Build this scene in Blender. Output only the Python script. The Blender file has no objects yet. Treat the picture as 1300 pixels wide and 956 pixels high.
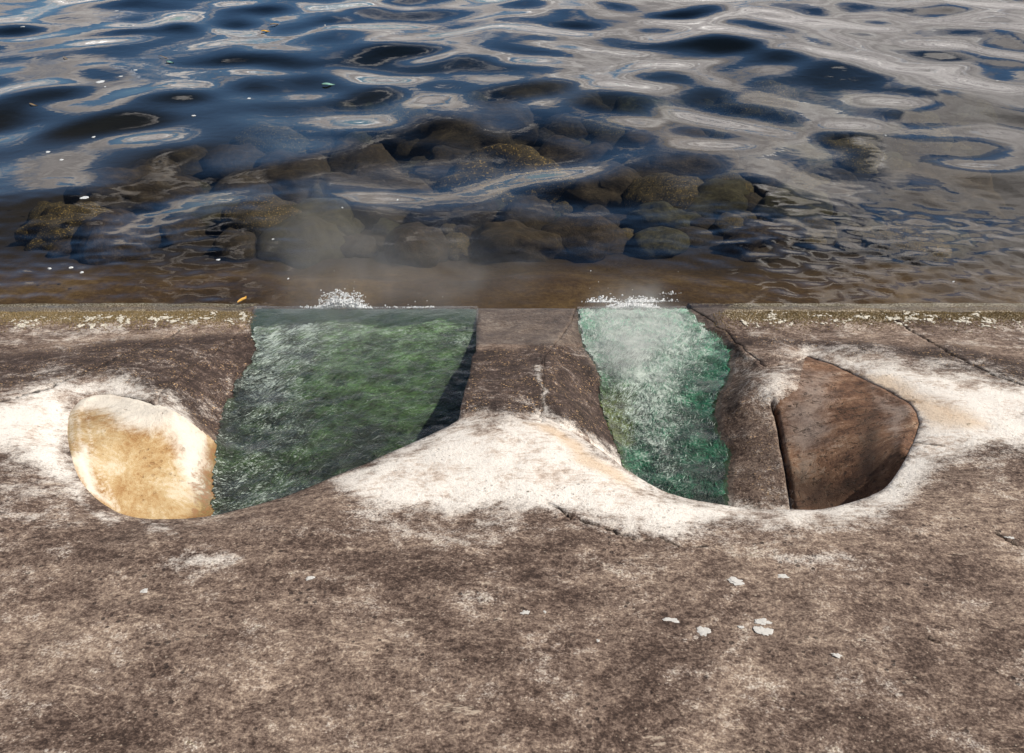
import bpy, bmesh, math, random
import numpy as np
from mathutils import Vector
from mathutils.geometry import delaunay_2d_cdt

random.seed(7)
RNG = np.random.default_rng(11)
scene = bpy.context.scene
COL = scene.collection

# ------------------------------------------------------------------ camera numbers
H, PITCH, F = 2.5, math.radians(30.0), 1264.0
CX, CY = 650.0, 433.0
cp, sp = math.cos(PITCH), math.sin(PITCH)

def ray(px, py):
    a, b = (px - CX) / F, (CY - py) / F
    return a, cp + b * sp, -sp + b * cp

def hit(px, py, z=0.0):
    dx, dy, dz = ray(px, py)
    t = (z - H) / dz
    return dx * t, dy * t

def proj(x, y, z):
    f = y * cp + (H - z) * sp
    u = y * sp - (H - z) * cp
    f = np.where(f > 0.2, f, 0.2)
    return CX + F * x / f, CY - F * u / f

YW = hit(650, 392.5)[1]

def hit_fn(px, py, fn):
    z = 0.3
    for _ in range(40):
        x, y = hit(px, py, z)
        zn = float(fn(np.array([x]), np.array([y]))[0])
        z = 0.5 * z + 0.5 * zn
    return x, y, z

# ------------------------------------------------------------------ noise
_perm = RNG.permutation(512)
_ga = RNG.random(512) * 2 * np.pi
_gx, _gy = np.cos(_ga), np.sin(_ga)

def perlin(x, y):
    x = np.asarray(x, float); y = np.asarray(y, float)
    xi = np.floor(x).astype(int); yi = np.floor(y).astype(int)
    xf = x - xi; yf = y - yi
    u = xf * xf * xf * (xf * (xf * 6 - 15) + 10); v = yf * yf * yf * (yf * (yf * 6 - 15) + 10)
    def g(ix, iy, fx, fy):
        h = _perm[(_perm[ix % 512] + iy) % 512]
        return _gx[h] * fx + _gy[h] * fy
    a = g(xi, yi, xf, yf); b = g(xi + 1, yi, xf - 1, yf)
    c = g(xi, yi + 1, xf, yf - 1); d = g(xi + 1, yi + 1, xf - 1, yf - 1)
    return (a + (b - a) * u) * (1 - v) + (c + (d - c) * u) * v

def fbm(x, y, oct=4, gain=0.5):
    s, a, f = 0.0, 1.0, 1.0
    for i in range(oct):
        s = s + a * perlin(x * f + 17.3 * i, y * f - 9.1 * i); a *= gain; f *= 2.03
    return s

def sstep(a, b, v):
    t = np.clip((v - a) / (b - a), 0, 1)
    return t * t * (3 - 2 * t)

def in_poly(px, py, poly):
    inside = np.zeros(np.shape(px), bool)
    n = len(poly)
    for i in range(n):
        x1, y1 = poly[i]; x2, y2 = poly[(i + 1) % n]
        if y1 == y2: continue
        c = ((y1 > py) != (y2 > py)) & (px < (x2 - x1) * (py - y1) / (y2 - y1) + x1)
        inside ^= c
    return inside

def seg_dist(px, py, pts, closed=False):
    best = np.full(np.shape(px), 1e9)
    P = list(pts) + ([pts[0]] if closed else [])
    for (x1, y1), (x2, y2) in zip(P[:-1], P[1:]):
        dx, dy = x2 - x1, y2 - y1
        L = dx * dx + dy * dy + 1e-12
        t = np.clip(((px - x1) * dx + (py - y1) * dy) / L, 0, 1)
        best = np.minimum(best, np.hypot(px - x1 - t * dx, py - y1 - t * dy))
    return best

def soft(px, py, poly, w):
    """1 inside the region, fading over w either side of its border"""
    d = seg_dist(px, py, poly, True)
    d = np.where(in_poly(px, py, poly), d, -d)
    return sstep(-w, w, d)

def resample(pts, step):
    out = []
    for (a, b) in zip(pts[:-1], pts[1:]):
        a = np.array(a, float); b = np.array(b, float)
        n = max(1, int(np.linalg.norm((b - a)[:2]) / step))
        for i in range(n): out.append(tuple(a + (b - a) * i / n))
    out.append(tuple(pts[-1]))
    return out

def smooth_line(pts, n=2):
    for _ in range(n):
        q = [pts[0]]
        for a, b in zip(pts[:-1], pts[1:]):
            q.append(tuple(0.75 * np.array(a) + 0.25 * np.array(b))); q.append(tuple(0.25 * np.array(a) + 0.75 * np.array(b)))
        q.append(pts[-1]); pts = q
    return pts

# ------------------------------------------------------------------ linking helpers
def tag(o, label=None, cat=None, group=None, kind=None):
    if label: o['label'] = label
    if cat: o['category'] = cat
    if group: o['group'] = group
    if kind: o['kind'] = kind
    return o

def mesh_obj(name, verts, faces, mat, parent=None, smooth=True, attrs=None):
    me = bpy.data.meshes.new(name)
    verts = np.asarray(verts, np.float32)
    me.from_pydata(verts.tolist(), [], faces if isinstance(faces, list) else faces.tolist())
    if attrs:
        for k, v in attrs.items():
            a = me.color_attributes.new(k, 'FLOAT_COLOR', 'POINT')
            buf = np.ones((len(verts), 4), np.float32); buf[:, :v.shape[1]] = v
            a.data.foreach_set('color', buf.ravel())
    if smooth: me.polygons.foreach_set('use_smooth', [True] * len(me.polygons))
    me.materials.append(mat); me.update()
    o = bpy.data.objects.new(name, me); COL.objects.link(o)
    if parent: o.parent = parent
    return o

# ------------------------------------------------------------------ node helpers
class NT:
    def __init__(s, name, world=False):
        if world:
            s.m = bpy.data.worlds.new(name)
        else:
            s.m = bpy.data.materials.new(name)
        s.m.use_nodes = True
        s.t = s.m.node_tree; s.t.nodes.clear()
    def n(s, typ, **kw):
        nd = s.t.nodes.new(typ)
        for k, v in kw.items():
            if hasattr(nd, k): setattr(nd, k, v)
        return nd
    def put(s, sock, v):
        if v is None: return
        if hasattr(v, 'is_output'): s.t.links.new(v, sock)
        elif isinstance(v, (tuple, list)) and sock.type == 'RGBA' and len(v) == 3: sock.default_value = (*v, 1)
        else: sock.default_value = v
    def math(s, op, a, b=None, c=None, clamp=False):
        nd = s.n('ShaderNodeMath', operation=op, use_clamp=clamp)
        s.put(nd.inputs[0], a)
        if b is not None: s.put(nd.inputs[1], b)
        if c is not None: s.put(nd.inputs[2], c)
        return nd.outputs[0]
    def add(s, a, b): return s.math('ADD', a, b)
    def mul(s, a, b): return s.math('MULTIPLY', a, b)
    def mix(s, f, a, b, bt='MIX'):
        nd = s.n('ShaderNodeMix', data_type='RGBA', blend_type=bt, clamp_factor=True)
        s.put(nd.inputs[0], f); s.put(nd.inputs[6], a); s.put(nd.inputs[7], b)
        return nd.outputs[2]
    def step(s, v, a, b, lo=0.0, hi=1.0):
        nd = s.n('ShaderNodeMapRange', interpolation_type='SMOOTHSTEP')
        s.put(nd.inputs[0], v); nd.inputs[1].default_value = a; nd.inputs[2].default_value = b
        nd.inputs[3].default_value = lo; nd.inputs[4].default_value = hi
        return nd.outputs[0]
    def noise(s, vec, scale, detail=6, rough=0.6, dist=0.0, lac=2.1):
        nd = s.n('ShaderNodeTexNoise')
        if vec is not None: s.put(nd.inputs['Vector'], vec)
        nd.inputs['Scale'].default_value = scale; nd.inputs['Detail'].default_value = detail
        nd.inputs['Roughness'].default_value = rough; nd.inputs['Distortion'].default_value = dist
        nd.inputs['Lacunarity'].default_value = lac
        return nd.outputs['Fac']
    def mapping(s, vec, scale=(1, 1, 1), rot=(0, 0, 0), loc=(0, 0, 0)):
        nd = s.n('ShaderNodeMapping'); s.put(nd.inputs[0], vec)
        nd.inputs[1].default_value = loc; nd.inputs[2].default_value = rot; nd.inputs[3].default_value = scale
        return nd.outputs[0]
    def attr(s, name):
        nd = s.n('ShaderNodeAttribute', attribute_name=name)
        sp_ = s.n('ShaderNodeSeparateColor'); s.put(sp_.inputs[0], nd.outputs['Color'])
        return sp_.outputs
    def pos(s): return s.n('ShaderNodeNewGeometry').outputs['Position']
    def ramp(s, f, stops, interp='LINEAR'):
        nd = s.n('ShaderNodeValToRGB'); cr = nd.color_ramp; cr.interpolation = interp
        while len(cr.elements) < len(stops): cr.elements.new(0.5)
        for e, (p, c) in zip(cr.elements, stops):
            e.position = p; e.color = (*c, 1)
        s.put(nd.inputs[0], f)
        return nd.outputs[0]
    def bump(s, h, strength, dist, normal=None):
        nd = s.n('ShaderNodeBump'); s.put(nd.inputs['Height'], h)
        nd.inputs['Strength'].default_value = strength; nd.inputs['Distance'].default_value = dist
        if normal is not None: s.put(nd.inputs['Normal'], normal)
        return nd.outputs[0]
    def schlick(s, normal, f0=0.022):
        gi = s.n('ShaderNodeNewGeometry').outputs['Incoming']
        d = s.n('ShaderNodeVectorMath', operation='DOT_PRODUCT'); s.put(d.inputs[0], gi); s.put(d.inputs[1], normal)
        c = s.math('ABSOLUTE', d.outputs['Value'])
        return s.math('MULTIPLY_ADD', s.math('POWER', s.math('SUBTRACT', 1.0, c, clamp=True), 5.0), 1 - f0, f0, clamp=True)
    def principled(s, color, rough=0.8, normal=None, spec=0.5, **kw):
        nd = s.n('ShaderNodeBsdfPrincipled')
        s.put(nd.inputs['Base Color'], color); s.put(nd.inputs['Roughness'], rough)
        s.put(nd.inputs['Specular IOR Level'], spec)
        if normal is not None: s.put(nd.inputs['Normal'], normal)
        for k, v in kw.items(): s.put(nd.inputs[k], v)
        return nd.outputs[0]
    def out(s, surf=None, vol=None):
        nd = s.n('ShaderNodeOutputMaterial')
        if surf is not None: s.put(nd.inputs['Surface'], surf)
        if vol is not None: s.put(nd.inputs['Volume'], vol)
        return s.m

# ------------------------------------------------------------------ materials
def warped(N, P, scale, amt):
    nd = N.n('ShaderNodeTexNoise'); N.put(nd.inputs['Vector'], P); nd.inputs['Scale'].default_value = scale; nd.inputs['Detail'].default_value = 3
    a = N.n('ShaderNodeVectorMath', operation='SUBTRACT'); N.put(a.inputs[0], nd.outputs['Color']); a.inputs[1].default_value = (.5, .5, .5)
    b = N.n('ShaderNodeVectorMath', operation='SCALE'); N.put(b.inputs[0], a.outputs[0]); b.inputs['Scale'].default_value = amt
    c = N.n('ShaderNodeVectorMath', operation='ADD'); N.put(c.inputs[0], P); N.put(c.inputs[1], b.outputs[0])
    return c.outputs[0]

def dots(N, P, scale, r0, r1, rand=1.0):
    nd = N.n('ShaderNodeTexVoronoi'); N.put(nd.inputs['Vector'], P); nd.inputs['Scale'].default_value = scale
    nd.inputs['Randomness'].default_value = rand
    sc_ = N.n('ShaderNodeSeparateColor'); N.put(sc_.inputs[0], nd.outputs['Color'])
    size = N.mul(sc_.outputs[0], r1)
    return N.step(N.math('SUBTRACT', nd.outputs['Distance'], size), 0.03, -0.10), sc_.outputs[1]

def lines(N, v, w):
    return N.step(N.math('ABSOLUTE', N.add(v, -0.5)), w, w * 0.25)

def mat_concrete():
    N = NT('weathered_concrete'); P = N.pos()
    z1 = N.attr('zone_a'); z2 = N.attr('zone_b')
    white, dark, crack = z1[0], z1[1], z1[2]
    ochre, wet, grit = z2[0], z2[1], z2[2]
    PW = warped(N, P, 1.3, 0.55)
    PW2 = warped(N, P, 5.0, 0.04)
    big = N.noise(P, 1.5, 4, 0.55, 0.3)
    mid = N.noise(PW2, 6.5, 8, 0.66, 0.4)
    fine = N.noise(PW2, 34.0, 7, 0.75)
    f2 = N.noise(N.mapping(PW2, (1, 1.25, 1), (0, 0, 0.4)), 70.0, 4, 0.6)
    grain = N.noise(P, 170.0, 2, 0.6)
    scr = N.noise(N.mapping(PW, (3.0, 30, 8), (0, 0, 0.25)), 3.0, 6, 0.7, 0.8)
    # thin curved trowel scratches
    s1 = lines(N, N.noise(N.mapping(PW, (1.0, 7.0, 1), (0, 0, 0.5)), 3.4, 2, 0.5), 0.008)
    s2 = lines(N, N.noise(N.mapping(PW, (1.2, 8.0, 1), (0, 0, -0.9)), 2.8, 2, 0.5), 0.006)
    sm1 = N.step(N.noise(P, 3.3, 3, 0.5), 0.50, 0.60); sm2 = N.step(N.noise(P, 2.7, 3, 0.5, 0.5), 0.44, 0.36)
    sc = N.math('MAXIMUM', N.mul(s1, sm1), N.mul(s2, sm2))
    sc = N.mul(sc, 0.9)
    v = N.add(N.add(N.mul(mid, 0.34), N.mul(fine, 0.42)), N.add(N.mul(big, 0.36), N.add(N.mul(f2, 0.42), N.mul(grain, 0.34))))
    sw = N.noise(N.mapping(PW, (1.5, 6.0, 1), (0, 0, 0.5)), 4.0, 4, 0.55)
    v = N.add(N.add(v, N.mul(sc, 0.12)), N.mul(N.add(sw, -0.5), 0.22))
    base = N.ramp(N.mul(v, 0.5), [(0.400, (0.040, 0.025, 0.020)), (0.440, (0.100, 0.067, 0.053)), (0.474, (0.185, 0.134, 0.109)), (0.508, (0.29, 0.218, 0.170)), (0.556, (0.50, 0.40, 0.32))])
    pit, _ = dots(N, PW2, 46.0, 0, 0.34)
    pit = N.mul(pit, N.step(N.noise(P, 5.5, 3, 0.5), 0.46, 0.60))
    stone, tone = dots(N, PW2, 85.0, 0, 0.30)
    stone = N.mul(stone, N.step(tone, 0.66, 0.72))
    base = N.mix(N.mul(stone, 0.55), base, (0.55, 0.47, 0.38))
    base = N.mix(N.mul(pit, 0.75), base, (0.028, 0.019, 0.017))
    flake = N.mul(N.step(N.noise(N.mapping(PW2, (1, 2.3, 1)), 5.2, 7, 0.68, 0.3), 0.645, 0.69), 0.7)
    base = N.mix(flake, base, (0.56, 0.47, 0.38))
    # dark slope with golden specks
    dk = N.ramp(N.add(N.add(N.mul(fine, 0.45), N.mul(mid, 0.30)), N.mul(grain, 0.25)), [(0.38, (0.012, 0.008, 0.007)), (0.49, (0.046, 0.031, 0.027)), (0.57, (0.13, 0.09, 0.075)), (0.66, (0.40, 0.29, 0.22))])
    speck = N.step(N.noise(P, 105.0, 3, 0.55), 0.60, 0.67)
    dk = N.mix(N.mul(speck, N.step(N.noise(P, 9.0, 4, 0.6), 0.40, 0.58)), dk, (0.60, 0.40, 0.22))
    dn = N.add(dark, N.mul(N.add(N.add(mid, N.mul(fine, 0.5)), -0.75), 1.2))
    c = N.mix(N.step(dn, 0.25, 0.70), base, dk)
    # bleached zone: solid in its middle, breaking into streaks and scuffs at its edge
    nn = N.add(N.mul(N.add(mid, -0.5), 1.7), N.add(N.mul(N.add(fine, -0.5), 1.1), N.add(N.mul(N.add(scr, -0.5), 0.35), N.mul(N.add(grain, -0.5), 0.8))))
    wn = N.add(white, N.mul(nn, N.math('SUBTRACT', 1.15, N.mul(white, 0.6))))
    wcol = N.ramp(N.add(N.add(N.mul(mid, 0.45), N.mul(scr, 0.2)), N.mul(fine, 0.35)), [(0.37, (0.36, 0.27, 0.22)), (0.44, (0.66, 0.57, 0.50)), (0.505, (0.88, 0.845, 0.80))])
    wcol = N.mix(N.mul(pit, 0.35), wcol, (0.30, 0.24, 0.20))
    c = N.mix(N.mul(N.step(wn, 0.12, 0.92), 0.95), c, wcol)
    oc = N.add(ochre, N.mul(N.add(mid, -0.5), 1.4))
    c = N.mix(N.mul(N.step(oc, 0.25, 0.95), 0.6), c, (0.64, 0.45, 0.27))
    gn = N.add(N.mul(grit, 0.85), N.add(N.mul(N.add(fine, -0.5), 2.2), N.mul(N.add(mid, -0.5), 1.6)))
    gcol = N.ramp(grain, [(0.38, (0.025, 0.017, 0.009)), (0.48, (0.10, 0.070, 0.035)), (0.56, (0.30, 0.23, 0.13)), (0.64, (0.74, 0.68, 0.58))])
    c = N.mix(N.step(gn, 0.30, 0.65), c, gcol)
    c = N.mix(N.step(N.add(crack, N.mul(N.add(fine, -0.5), 0.7)), 0.3, 0.75), c, (0.018, 0.012, 0.010))
    wn2 = N.step(N.add(wet, N.mul(N.add(mid, -0.5), 0.8)), 0.3, 0.7)
    c = N.mix(wn2, c, N.mix(0.55, c, (0.030, 0.019, 0.010)))
    rough = N.math('SUBTRACT', 0.88, N.mul(wn2, 0.50))
    h = N.add(N.add(N.mul(mid, 0.8), N.mul(fine, 0.60)), N.add(N.mul(grain, 0.30), N.add(N.mul(f2, 0.45), N.mul(sc, 0.10))))
    h = N.math('SUBTRACT', h, N.mul(pit, 0.35))
    h = N.add(h, N.mul(speck, N.mul(dark, 0.2)))
    return N.out(N.principled(c, rough, N.bump(h, 0.65, 0.013), 0.3))

def mat_bowl_pale():
    N = NT('ochre_stained_render'); P = N.pos(); z = N.attr('zone_a')
    PW = warped(N, P, 4.0, 0.12)
    a = N.noise(PW, 4.5, 7, 0.62); f = N.noise(PW, 48, 7, 0.75); g = N.noise(P, 230, 3, 0.7)
    v = N.add(N.add(N.mul(a, 0.55), N.mul(f, 0.28)), N.mul(g, 0.17))
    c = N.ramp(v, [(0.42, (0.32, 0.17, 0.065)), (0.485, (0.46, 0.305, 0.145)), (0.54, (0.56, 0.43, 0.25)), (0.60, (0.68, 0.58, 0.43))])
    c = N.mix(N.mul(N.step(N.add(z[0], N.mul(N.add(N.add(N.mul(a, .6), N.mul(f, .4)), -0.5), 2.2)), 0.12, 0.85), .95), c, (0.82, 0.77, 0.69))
    sc = lines(N, N.noise(N.mapping(PW, (5.0, 1.0, 3.0), (0, 0, 0.3)), 3.4, 2, 0.5), 0.010)
    c = N.mix(N.mul(N.mul(z[2], N.step(f, 0.40, 0.56)), 0.75), c, (0.74, 0.66, 0.54))
    pit, _ = dots(N, PW, 42.0, 0, 0.34)
    pit = N.mul(pit, N.step(N.noise(P, 8, 3, 0.5), 0.48, 0.60))
    c = N.mix(N.mul(pit, 0.35), c, (0.24, 0.12, 0.05))
    mo = N.mul(N.step(N.add(z[1], N.mul(N.add(f, -0.5), 3.0)), 0.35, 1.1), .85)
    c = N.mix(mo, c, N.mix(N.step(f, 0.42, 0.58), (0.085, 0.080, 0.02), (0.26, 0.12, 0.045)))
    h = N.math('SUBTRACT', N.add(N.mul(a, 0.9), N.add(N.mul(f, 0.55), N.mul(g, 0.22))), N.mul(pit, 0.3))
    return N.out(N.principled(c, 0.75, N.bump(h, 0.85, 0.013), 0.3))

def mat_bowl_brown():
    N = NT('brown_stained_render'); P = N.pos(); z = N.attr('zone_a')
    PW = warped(N, P, 4.0, 0.10)
    a = N.noise(PW, 5.0, 7, 0.64); f = N.noise(PW, 48, 7, 0.75); g = N.noise(P, 230, 3, 0.7)
    st = N.noise(N.mapping(PW, (2.0, 6, 5), (0.5, 0.3, 0.55)), 2.4, 7, 0.68)
    v = N.add(N.add(N.mul(a, 0.35), N.mul(f, 0.26)), N.add(N.mul(st, 0.25), N.mul(g, 0.14)))
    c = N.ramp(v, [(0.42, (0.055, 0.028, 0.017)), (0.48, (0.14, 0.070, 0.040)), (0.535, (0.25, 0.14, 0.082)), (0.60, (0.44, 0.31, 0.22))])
    gr = N.mul(N.step(N.add(z[0], N.mul(N.add(N.add(N.mul(st, .5), N.mul(f, .5)), -0.5), 2.4)), 0.25, 1.1), .65)
    c = N.mix(gr, c, (0.34, 0.29, 0.26))
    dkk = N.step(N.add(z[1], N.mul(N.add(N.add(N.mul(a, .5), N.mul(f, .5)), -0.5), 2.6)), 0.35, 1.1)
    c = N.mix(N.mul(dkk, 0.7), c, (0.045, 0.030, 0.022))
    vein = lines(N, N.noise(N.mapping(PW, (1.2, 3.0, 3.0), (0.4, 0.2, 0.7)), 3.0, 3, 0.55), 0.009)
    c = N.mix(N.mul(vein, 0.7), c, (0.04, 0.025, 0.012))
    pit, _ = dots(N, PW, 42.0, 0, 0.36)
    c = N.mix(N.mul(pit, 0.5), c, (0.04, 0.026, 0.018))
    h = N.math('SUBTRACT', N.add(N.mul(st, 0.5), N.add(N.mul(f, 0.6), N.mul(g, 0.22))), N.add(N.mul(pit, 0.3), N.mul(vein, 0.25)))
    return N.out(N.principled(c, 0.7, N.bump(h, 0.85, 0.013), 0.3))

def mat_channel_floor():
    N = NT('slimy_channel_floor'); P = N.pos()
    a = N.noise(P, 6, 5); f = N.noise(P, 60, 5, 0.7)
    c = N.ramp(N.add(N.mul(a, 0.6), N.mul(f, 0.4)), [(0.35, (0.010, 0.013, 0.010)), (0.5, (0.022, 0.045, 0.018)), (0.68, (0.06, 0.085, 0.05))])
    return N.out(N.principled(c, 0.35, N.bump(f, 0.6, 0.01), 0.5))

def mat_mat(name, rot):
    """wet weed pressed flat by the running water"""
    N = NT(name); P = N.pos(); tint = N.n('ShaderNodeAttribute', attribute_name='tint').outputs['Color']; fl = N.attr('fleck')
    PW = warped(N, P, 7.0, 0.09)
    a = N.noise(N.mapping(PW, (20, 60, 40), (0, 0, -rot)), 1.5, 5, 0.65)
    b = N.noise(N.mapping(PW, (34, 95, 60), (0, 0, -rot)), 2.0, 3, 0.6)
    m = N.noise(PW, 12.0, 5, 0.6)
    k = N.step(N.add(N.mul(a, 0.55), N.mul(m, 0.45)), 0.38, 0.62, 0.30, 1.75)
    sc = N.n('ShaderNodeVectorMath', operation='SCALE'); N.put(sc.inputs[0], tint); N.put(sc.inputs['Scale'], k)
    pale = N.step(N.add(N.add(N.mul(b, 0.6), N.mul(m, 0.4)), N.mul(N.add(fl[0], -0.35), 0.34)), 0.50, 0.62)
    c = N.mix(N.mul(pale, N.mul(fl[1], 1.0)), sc.outputs[0], (0.58, 0.66, 0.61))  # pale flecks paint the sheen of the running water into the weed colour
    return N.out(N.principled(c, 0.32, N.bump(N.add(a, N.add(N.mul(b, 0.5), N.mul(m, 0.8))), 0.9, 0.010), 0.6))

def mat_seabed():
    N = NT('silty_seabed'); P = N.pos()
    a = N.noise(P, 1.6, 6, 0.6); f = N.noise(P, 30, 6, 0.7)
    c = N.ramp(N.add(N.mul(a, 0.6), N.mul(f, 0.4)), [(0.35, (0.028, 0.015, 0.006)), (0.5, (0.075, 0.040, 0.014)), (0.65, (0.16, 0.095, 0.035))])
    sy = N.n('ShaderNodeSeparateXYZ'); N.put(sy.inputs[0], P)
    far = N.step(N.add(sy.outputs[1], N.mul(a, 0.5)), YW + 1.0, YW + 1.8)
    c = N.mix(far, c, (0.030, 0.019, 0.010))
    return N.out(N.principled(c, 0.9, N.bump(f, 0.6, 0.02), 0.2))

def mat_rock(name, c0, c1, c2, spots=0.0):
    N = NT(name)
    oi = N.n('ShaderNodeObjectInfo')
    tc = N.n('ShaderNodeTexCoord').outputs['Object']
    P = N.n('ShaderNodeVectorMath', operation='ADD'); N.put(P.inputs[0], tc); N.put(P.inputs[1], oi.outputs['Location']); P = P.outputs[0]
    a = N.noise(P, 5, 6, 0.6, 0.3); f = N.noise(P, 32, 6, 0.7)
    c = N.ramp(N.add(N.mul(a, 0.6), N.mul(f, 0.4)), [(0.36, c0), (0.52, c1), (0.68, c2)])
    c = N.mix(N.mul(oi.outputs['Random'], 0.45), c, (0.055, 0.038, 0.016))
    if spots:
        s_ = N.mul(N.step(N.noise(P, 26, 4, 0.6), 0.57, 0.66), spots)
        c = N.mix(s_, c, (0.42, 0.26, 0.07))
    return N.out(N.principled(c, 0.8, N.bump(N.add(a, N.mul(f, 0.6)), 0.8, 0.02), 0.2))

def mat_water():
    N = NT('sea_water'); P = N.pos()
    n = N.bump(N.noise(N.mapping(P, (1, 1.0, 1)), 6.0, 2, 0.5, 0.4), 0.12, 0.012)
    fr = N.schlick(n)
    gl = N.n('ShaderNodeBsdfGlossy'); gl.inputs['Roughness'].default_value = 0.015; N.put(gl.inputs['Normal'], n)
    gl.inputs['Color'].default_value = (1, 1, 1, 1)
    tr = N.n('ShaderNodeBsdfTransparent'); tr.inputs['Color'].default_value = (0.93, 0.96, 0.97, 1)
    mx = N.n('ShaderNodeMixShader'); N.put(mx.inputs[0], fr); N.put(mx.inputs[1], tr.outputs[0]); N.put(mx.inputs[2], gl.outputs[0])
    va = N.n('ShaderNodeVolumeAbsorption'); va.inputs['Color'].default_value = (0.45, 0.56, 0.60, 1); va.inputs['Density'].default_value = 0.33
    return N.out(mx.outputs[0], va.outputs[0])

def mat_film():
    N = NT('thin_running_water'); P = N.pos()
    h = N.add(N.noise(N.mapping(P, (60, 24, 30), (0, 0, -0.45)), 1.0, 4, 0.6, 1.2), N.mul(N.noise(P, 90, 3, 0.6), 0.5))
    n = N.bump(h, 0.35, 0.008)
    fr = N.schlick(n)
    gl = N.n('ShaderNodeBsdfGlossy'); gl.inputs['Roughness'].default_value = 0.05; N.put(gl.inputs['Normal'], n)
    tr = N.n('ShaderNodeBsdfTransparent'); tr.inputs['Color'].default_value = (0.97, 0.99, 0.98, 1)
    mx = N.n('ShaderNodeMixShader'); N.put(mx.inputs[0], fr); N.put(mx.inputs[1], tr.outputs[0]); N.put(mx.inputs[2], gl.outputs[0])
    return N.out(mx.outputs[0])

def mat_plain(name, c, rough=0.6, spec=0.4, scale=80, var=0.25, **kw):
    N = NT(name); tc = N.n('ShaderNodeTexCoord').outputs['Object']
    f = N.noise(tc, scale, 4, 0.6)
    c2 = tuple(x * (1 - var) for x in c)
    return N.out(N.principled(N.mix(N.step(f, 0.35, 0.65), c2, c), rough, N.bump(f, 0.4, 0.002), spec, **kw))

def mat_foam():
    N = NT('white_foam'); P = N.pos(); f = N.noise(P, 160, 3, 0.6)
    p = N.principled(N.mix(f, (0.62, 0.66, 0.70), (0.85, 0.88, 0.90)), 0.3, N.bump(f, 0.6, 0.003), 0.5)
    tr = N.n('ShaderNodeBsdfTransparent'); mx = N.n('ShaderNodeMixShader')
    N.put(mx.inputs[0], N.step(f, 0.40, 0.58, 0.62, 1.0)); N.put(mx.inputs[1], tr.outputs[0]); N.put(mx.inputs[2], p)
    return N.out(mx.outputs[0])

M = dict(concrete=mat_concrete(), pale=mat_bowl_pale(), brown=mat_bowl_brown(), floor=mat_channel_floor(), mat_l=mat_mat('dark_hair_algae', 0.85), mat_r=mat_mat('emerald_hair_algae', 1.35),
         bed=mat_seabed(), water=mat_water(), film=mat_film(),
         rock=mat_rock('dark_wet_stone', (0.011, 0.007, 0.004), (0.046, 0.029, 0.016), (0.115, 0.076, 0.041)),
         rock_gold=mat_rock('weed_covered_stone', (0.016, 0.012, 0.006), (0.065, 0.045, 0.02), (0.15, 0.10, 0.04), 0.9),
         rock_green=mat_rock('greenish_stone', (0.018, 0.015, 0.007), (0.058, 0.046, 0.020), (0.12, 0.10, 0.042)),
         foam=mat_foam(),
         barnacle=mat_plain('barnacle_shell', (0.80, 0.76, 0.66), 0.7, var=0.45),
         grit=mat_plain('golden_grit', (0.30, 0.22, 0.10), 0.6, var=0.7, scale=200),
         dropping=mat_plain('dried_dropping', (0.72, 0.71, 0.69), 0.7, var=0.35),
         leaf=mat_plain('yellow_leaf_skin', (0.70, 0.40, 0.07), 0.5, var=0.35),
         twig=mat_plain('wet_twig_bark', (0.30, 0.22, 0.13), 0.5),
         plastic=mat_plain('pale_green_plastic', (0.22, 0.42, 0.36), 0.4))

# ------------------------------------------------------------------ sea wall surface
_pd = np.array([-1.0, -0.22, -0.12, 0, 0.35, 0.7, 1.2, 1.8, 2.4, 3.0, 3.8, 5.0, 9.0])
_pz = np.array([-0.60, -0.14, -0.022, 0.006, 0.06, 0.15, 0.29, 0.44, 0.555, 0.64, 0.73, 0.82, 0.98])
_ds = np.linspace(-1, 9, 1001)
_zs = np.interp(_ds, _pd, _pz)
_k = np.exp(-np.linspace(-2.2, 2.2, 13) ** 2); _k /= _k.sum()
_zs2 = np.convolve(np.pad(_zs, 6, mode='reflect', reflect_type='odd'), _k, 'valid')

def B0(x, y):
    return np.interp(YW - y, _ds, _zs2)

def F0(x, y):
    return 0.010 + 0.055 * np.clip(YW - y, 0, 9)

DROP, DROPR = 0.045, 0.11
B0d = lambda x, y: B0(x, y) - DROP

# --- outlines in the photograph's pixels
LIP_L = [(85, 541), (85, 556), (91, 581), (100, 609), (116, 628), (135, 643), (157, 653), (188, 659), (232, 659), (267, 656), (298, 649), (345, 637), (372, 627), (400, 616), (429, 604), (470, 587), (520, 563), (551, 549), (580, 534)]
RIM_L = [(85, 541), (87, 524), (97, 509), (114, 502), (135, 500), (158, 503), (178, 508), (197, 513)]
BLOCK_L = [(580, 534), (582, 520), (592, 488), (597, 473), (599, 453), (604, 446)]
FB_L = [(325, 393), (318, 411), (320, 426), (328, 445), (317, 464), (300, 495), (284, 546), (283, 565), (278, 605), (272, 652)]
RIDGE_L = [(197, 513), (222, 522), (251, 543), (273, 560), (281, 567)]
LIP_R = [(685, 527), (710, 539), (735, 555), (772, 579), (801, 599), (838, 621), (870, 632), (914, 641), (945, 647), (1000, 648), (1038, 648), (1076, 640), (1107, 630), (1129, 615), (1145, 590), (1160, 562), (1167, 540)]
RIM_R = [(1167, 540), (1162, 521), (1151, 510), (1120, 492), (1088, 477), (1051, 461), (1025, 452)]
FBL_R = [(733, 393), (735, 417), (741, 442), (754, 461), (763, 480), (760, 502), (766, 527), (779, 558), (788, 583), (800, 620)]
FBR_R = [(876, 393), (889, 411), (914, 430), (926, 445), (926, 474), (923, 486), (911, 502), (907, 527), (914, 555), (929, 574), (923, 605), (925, 640)]
CRACK_R = [(985, 524), (994, 571), (1003, 615), (1008, 648)]

def s_pts(P, fn): return [hit_fn(px, py, fn) for px, py in P]
def f_pts(P): return s_pts(P, F0)

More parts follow.
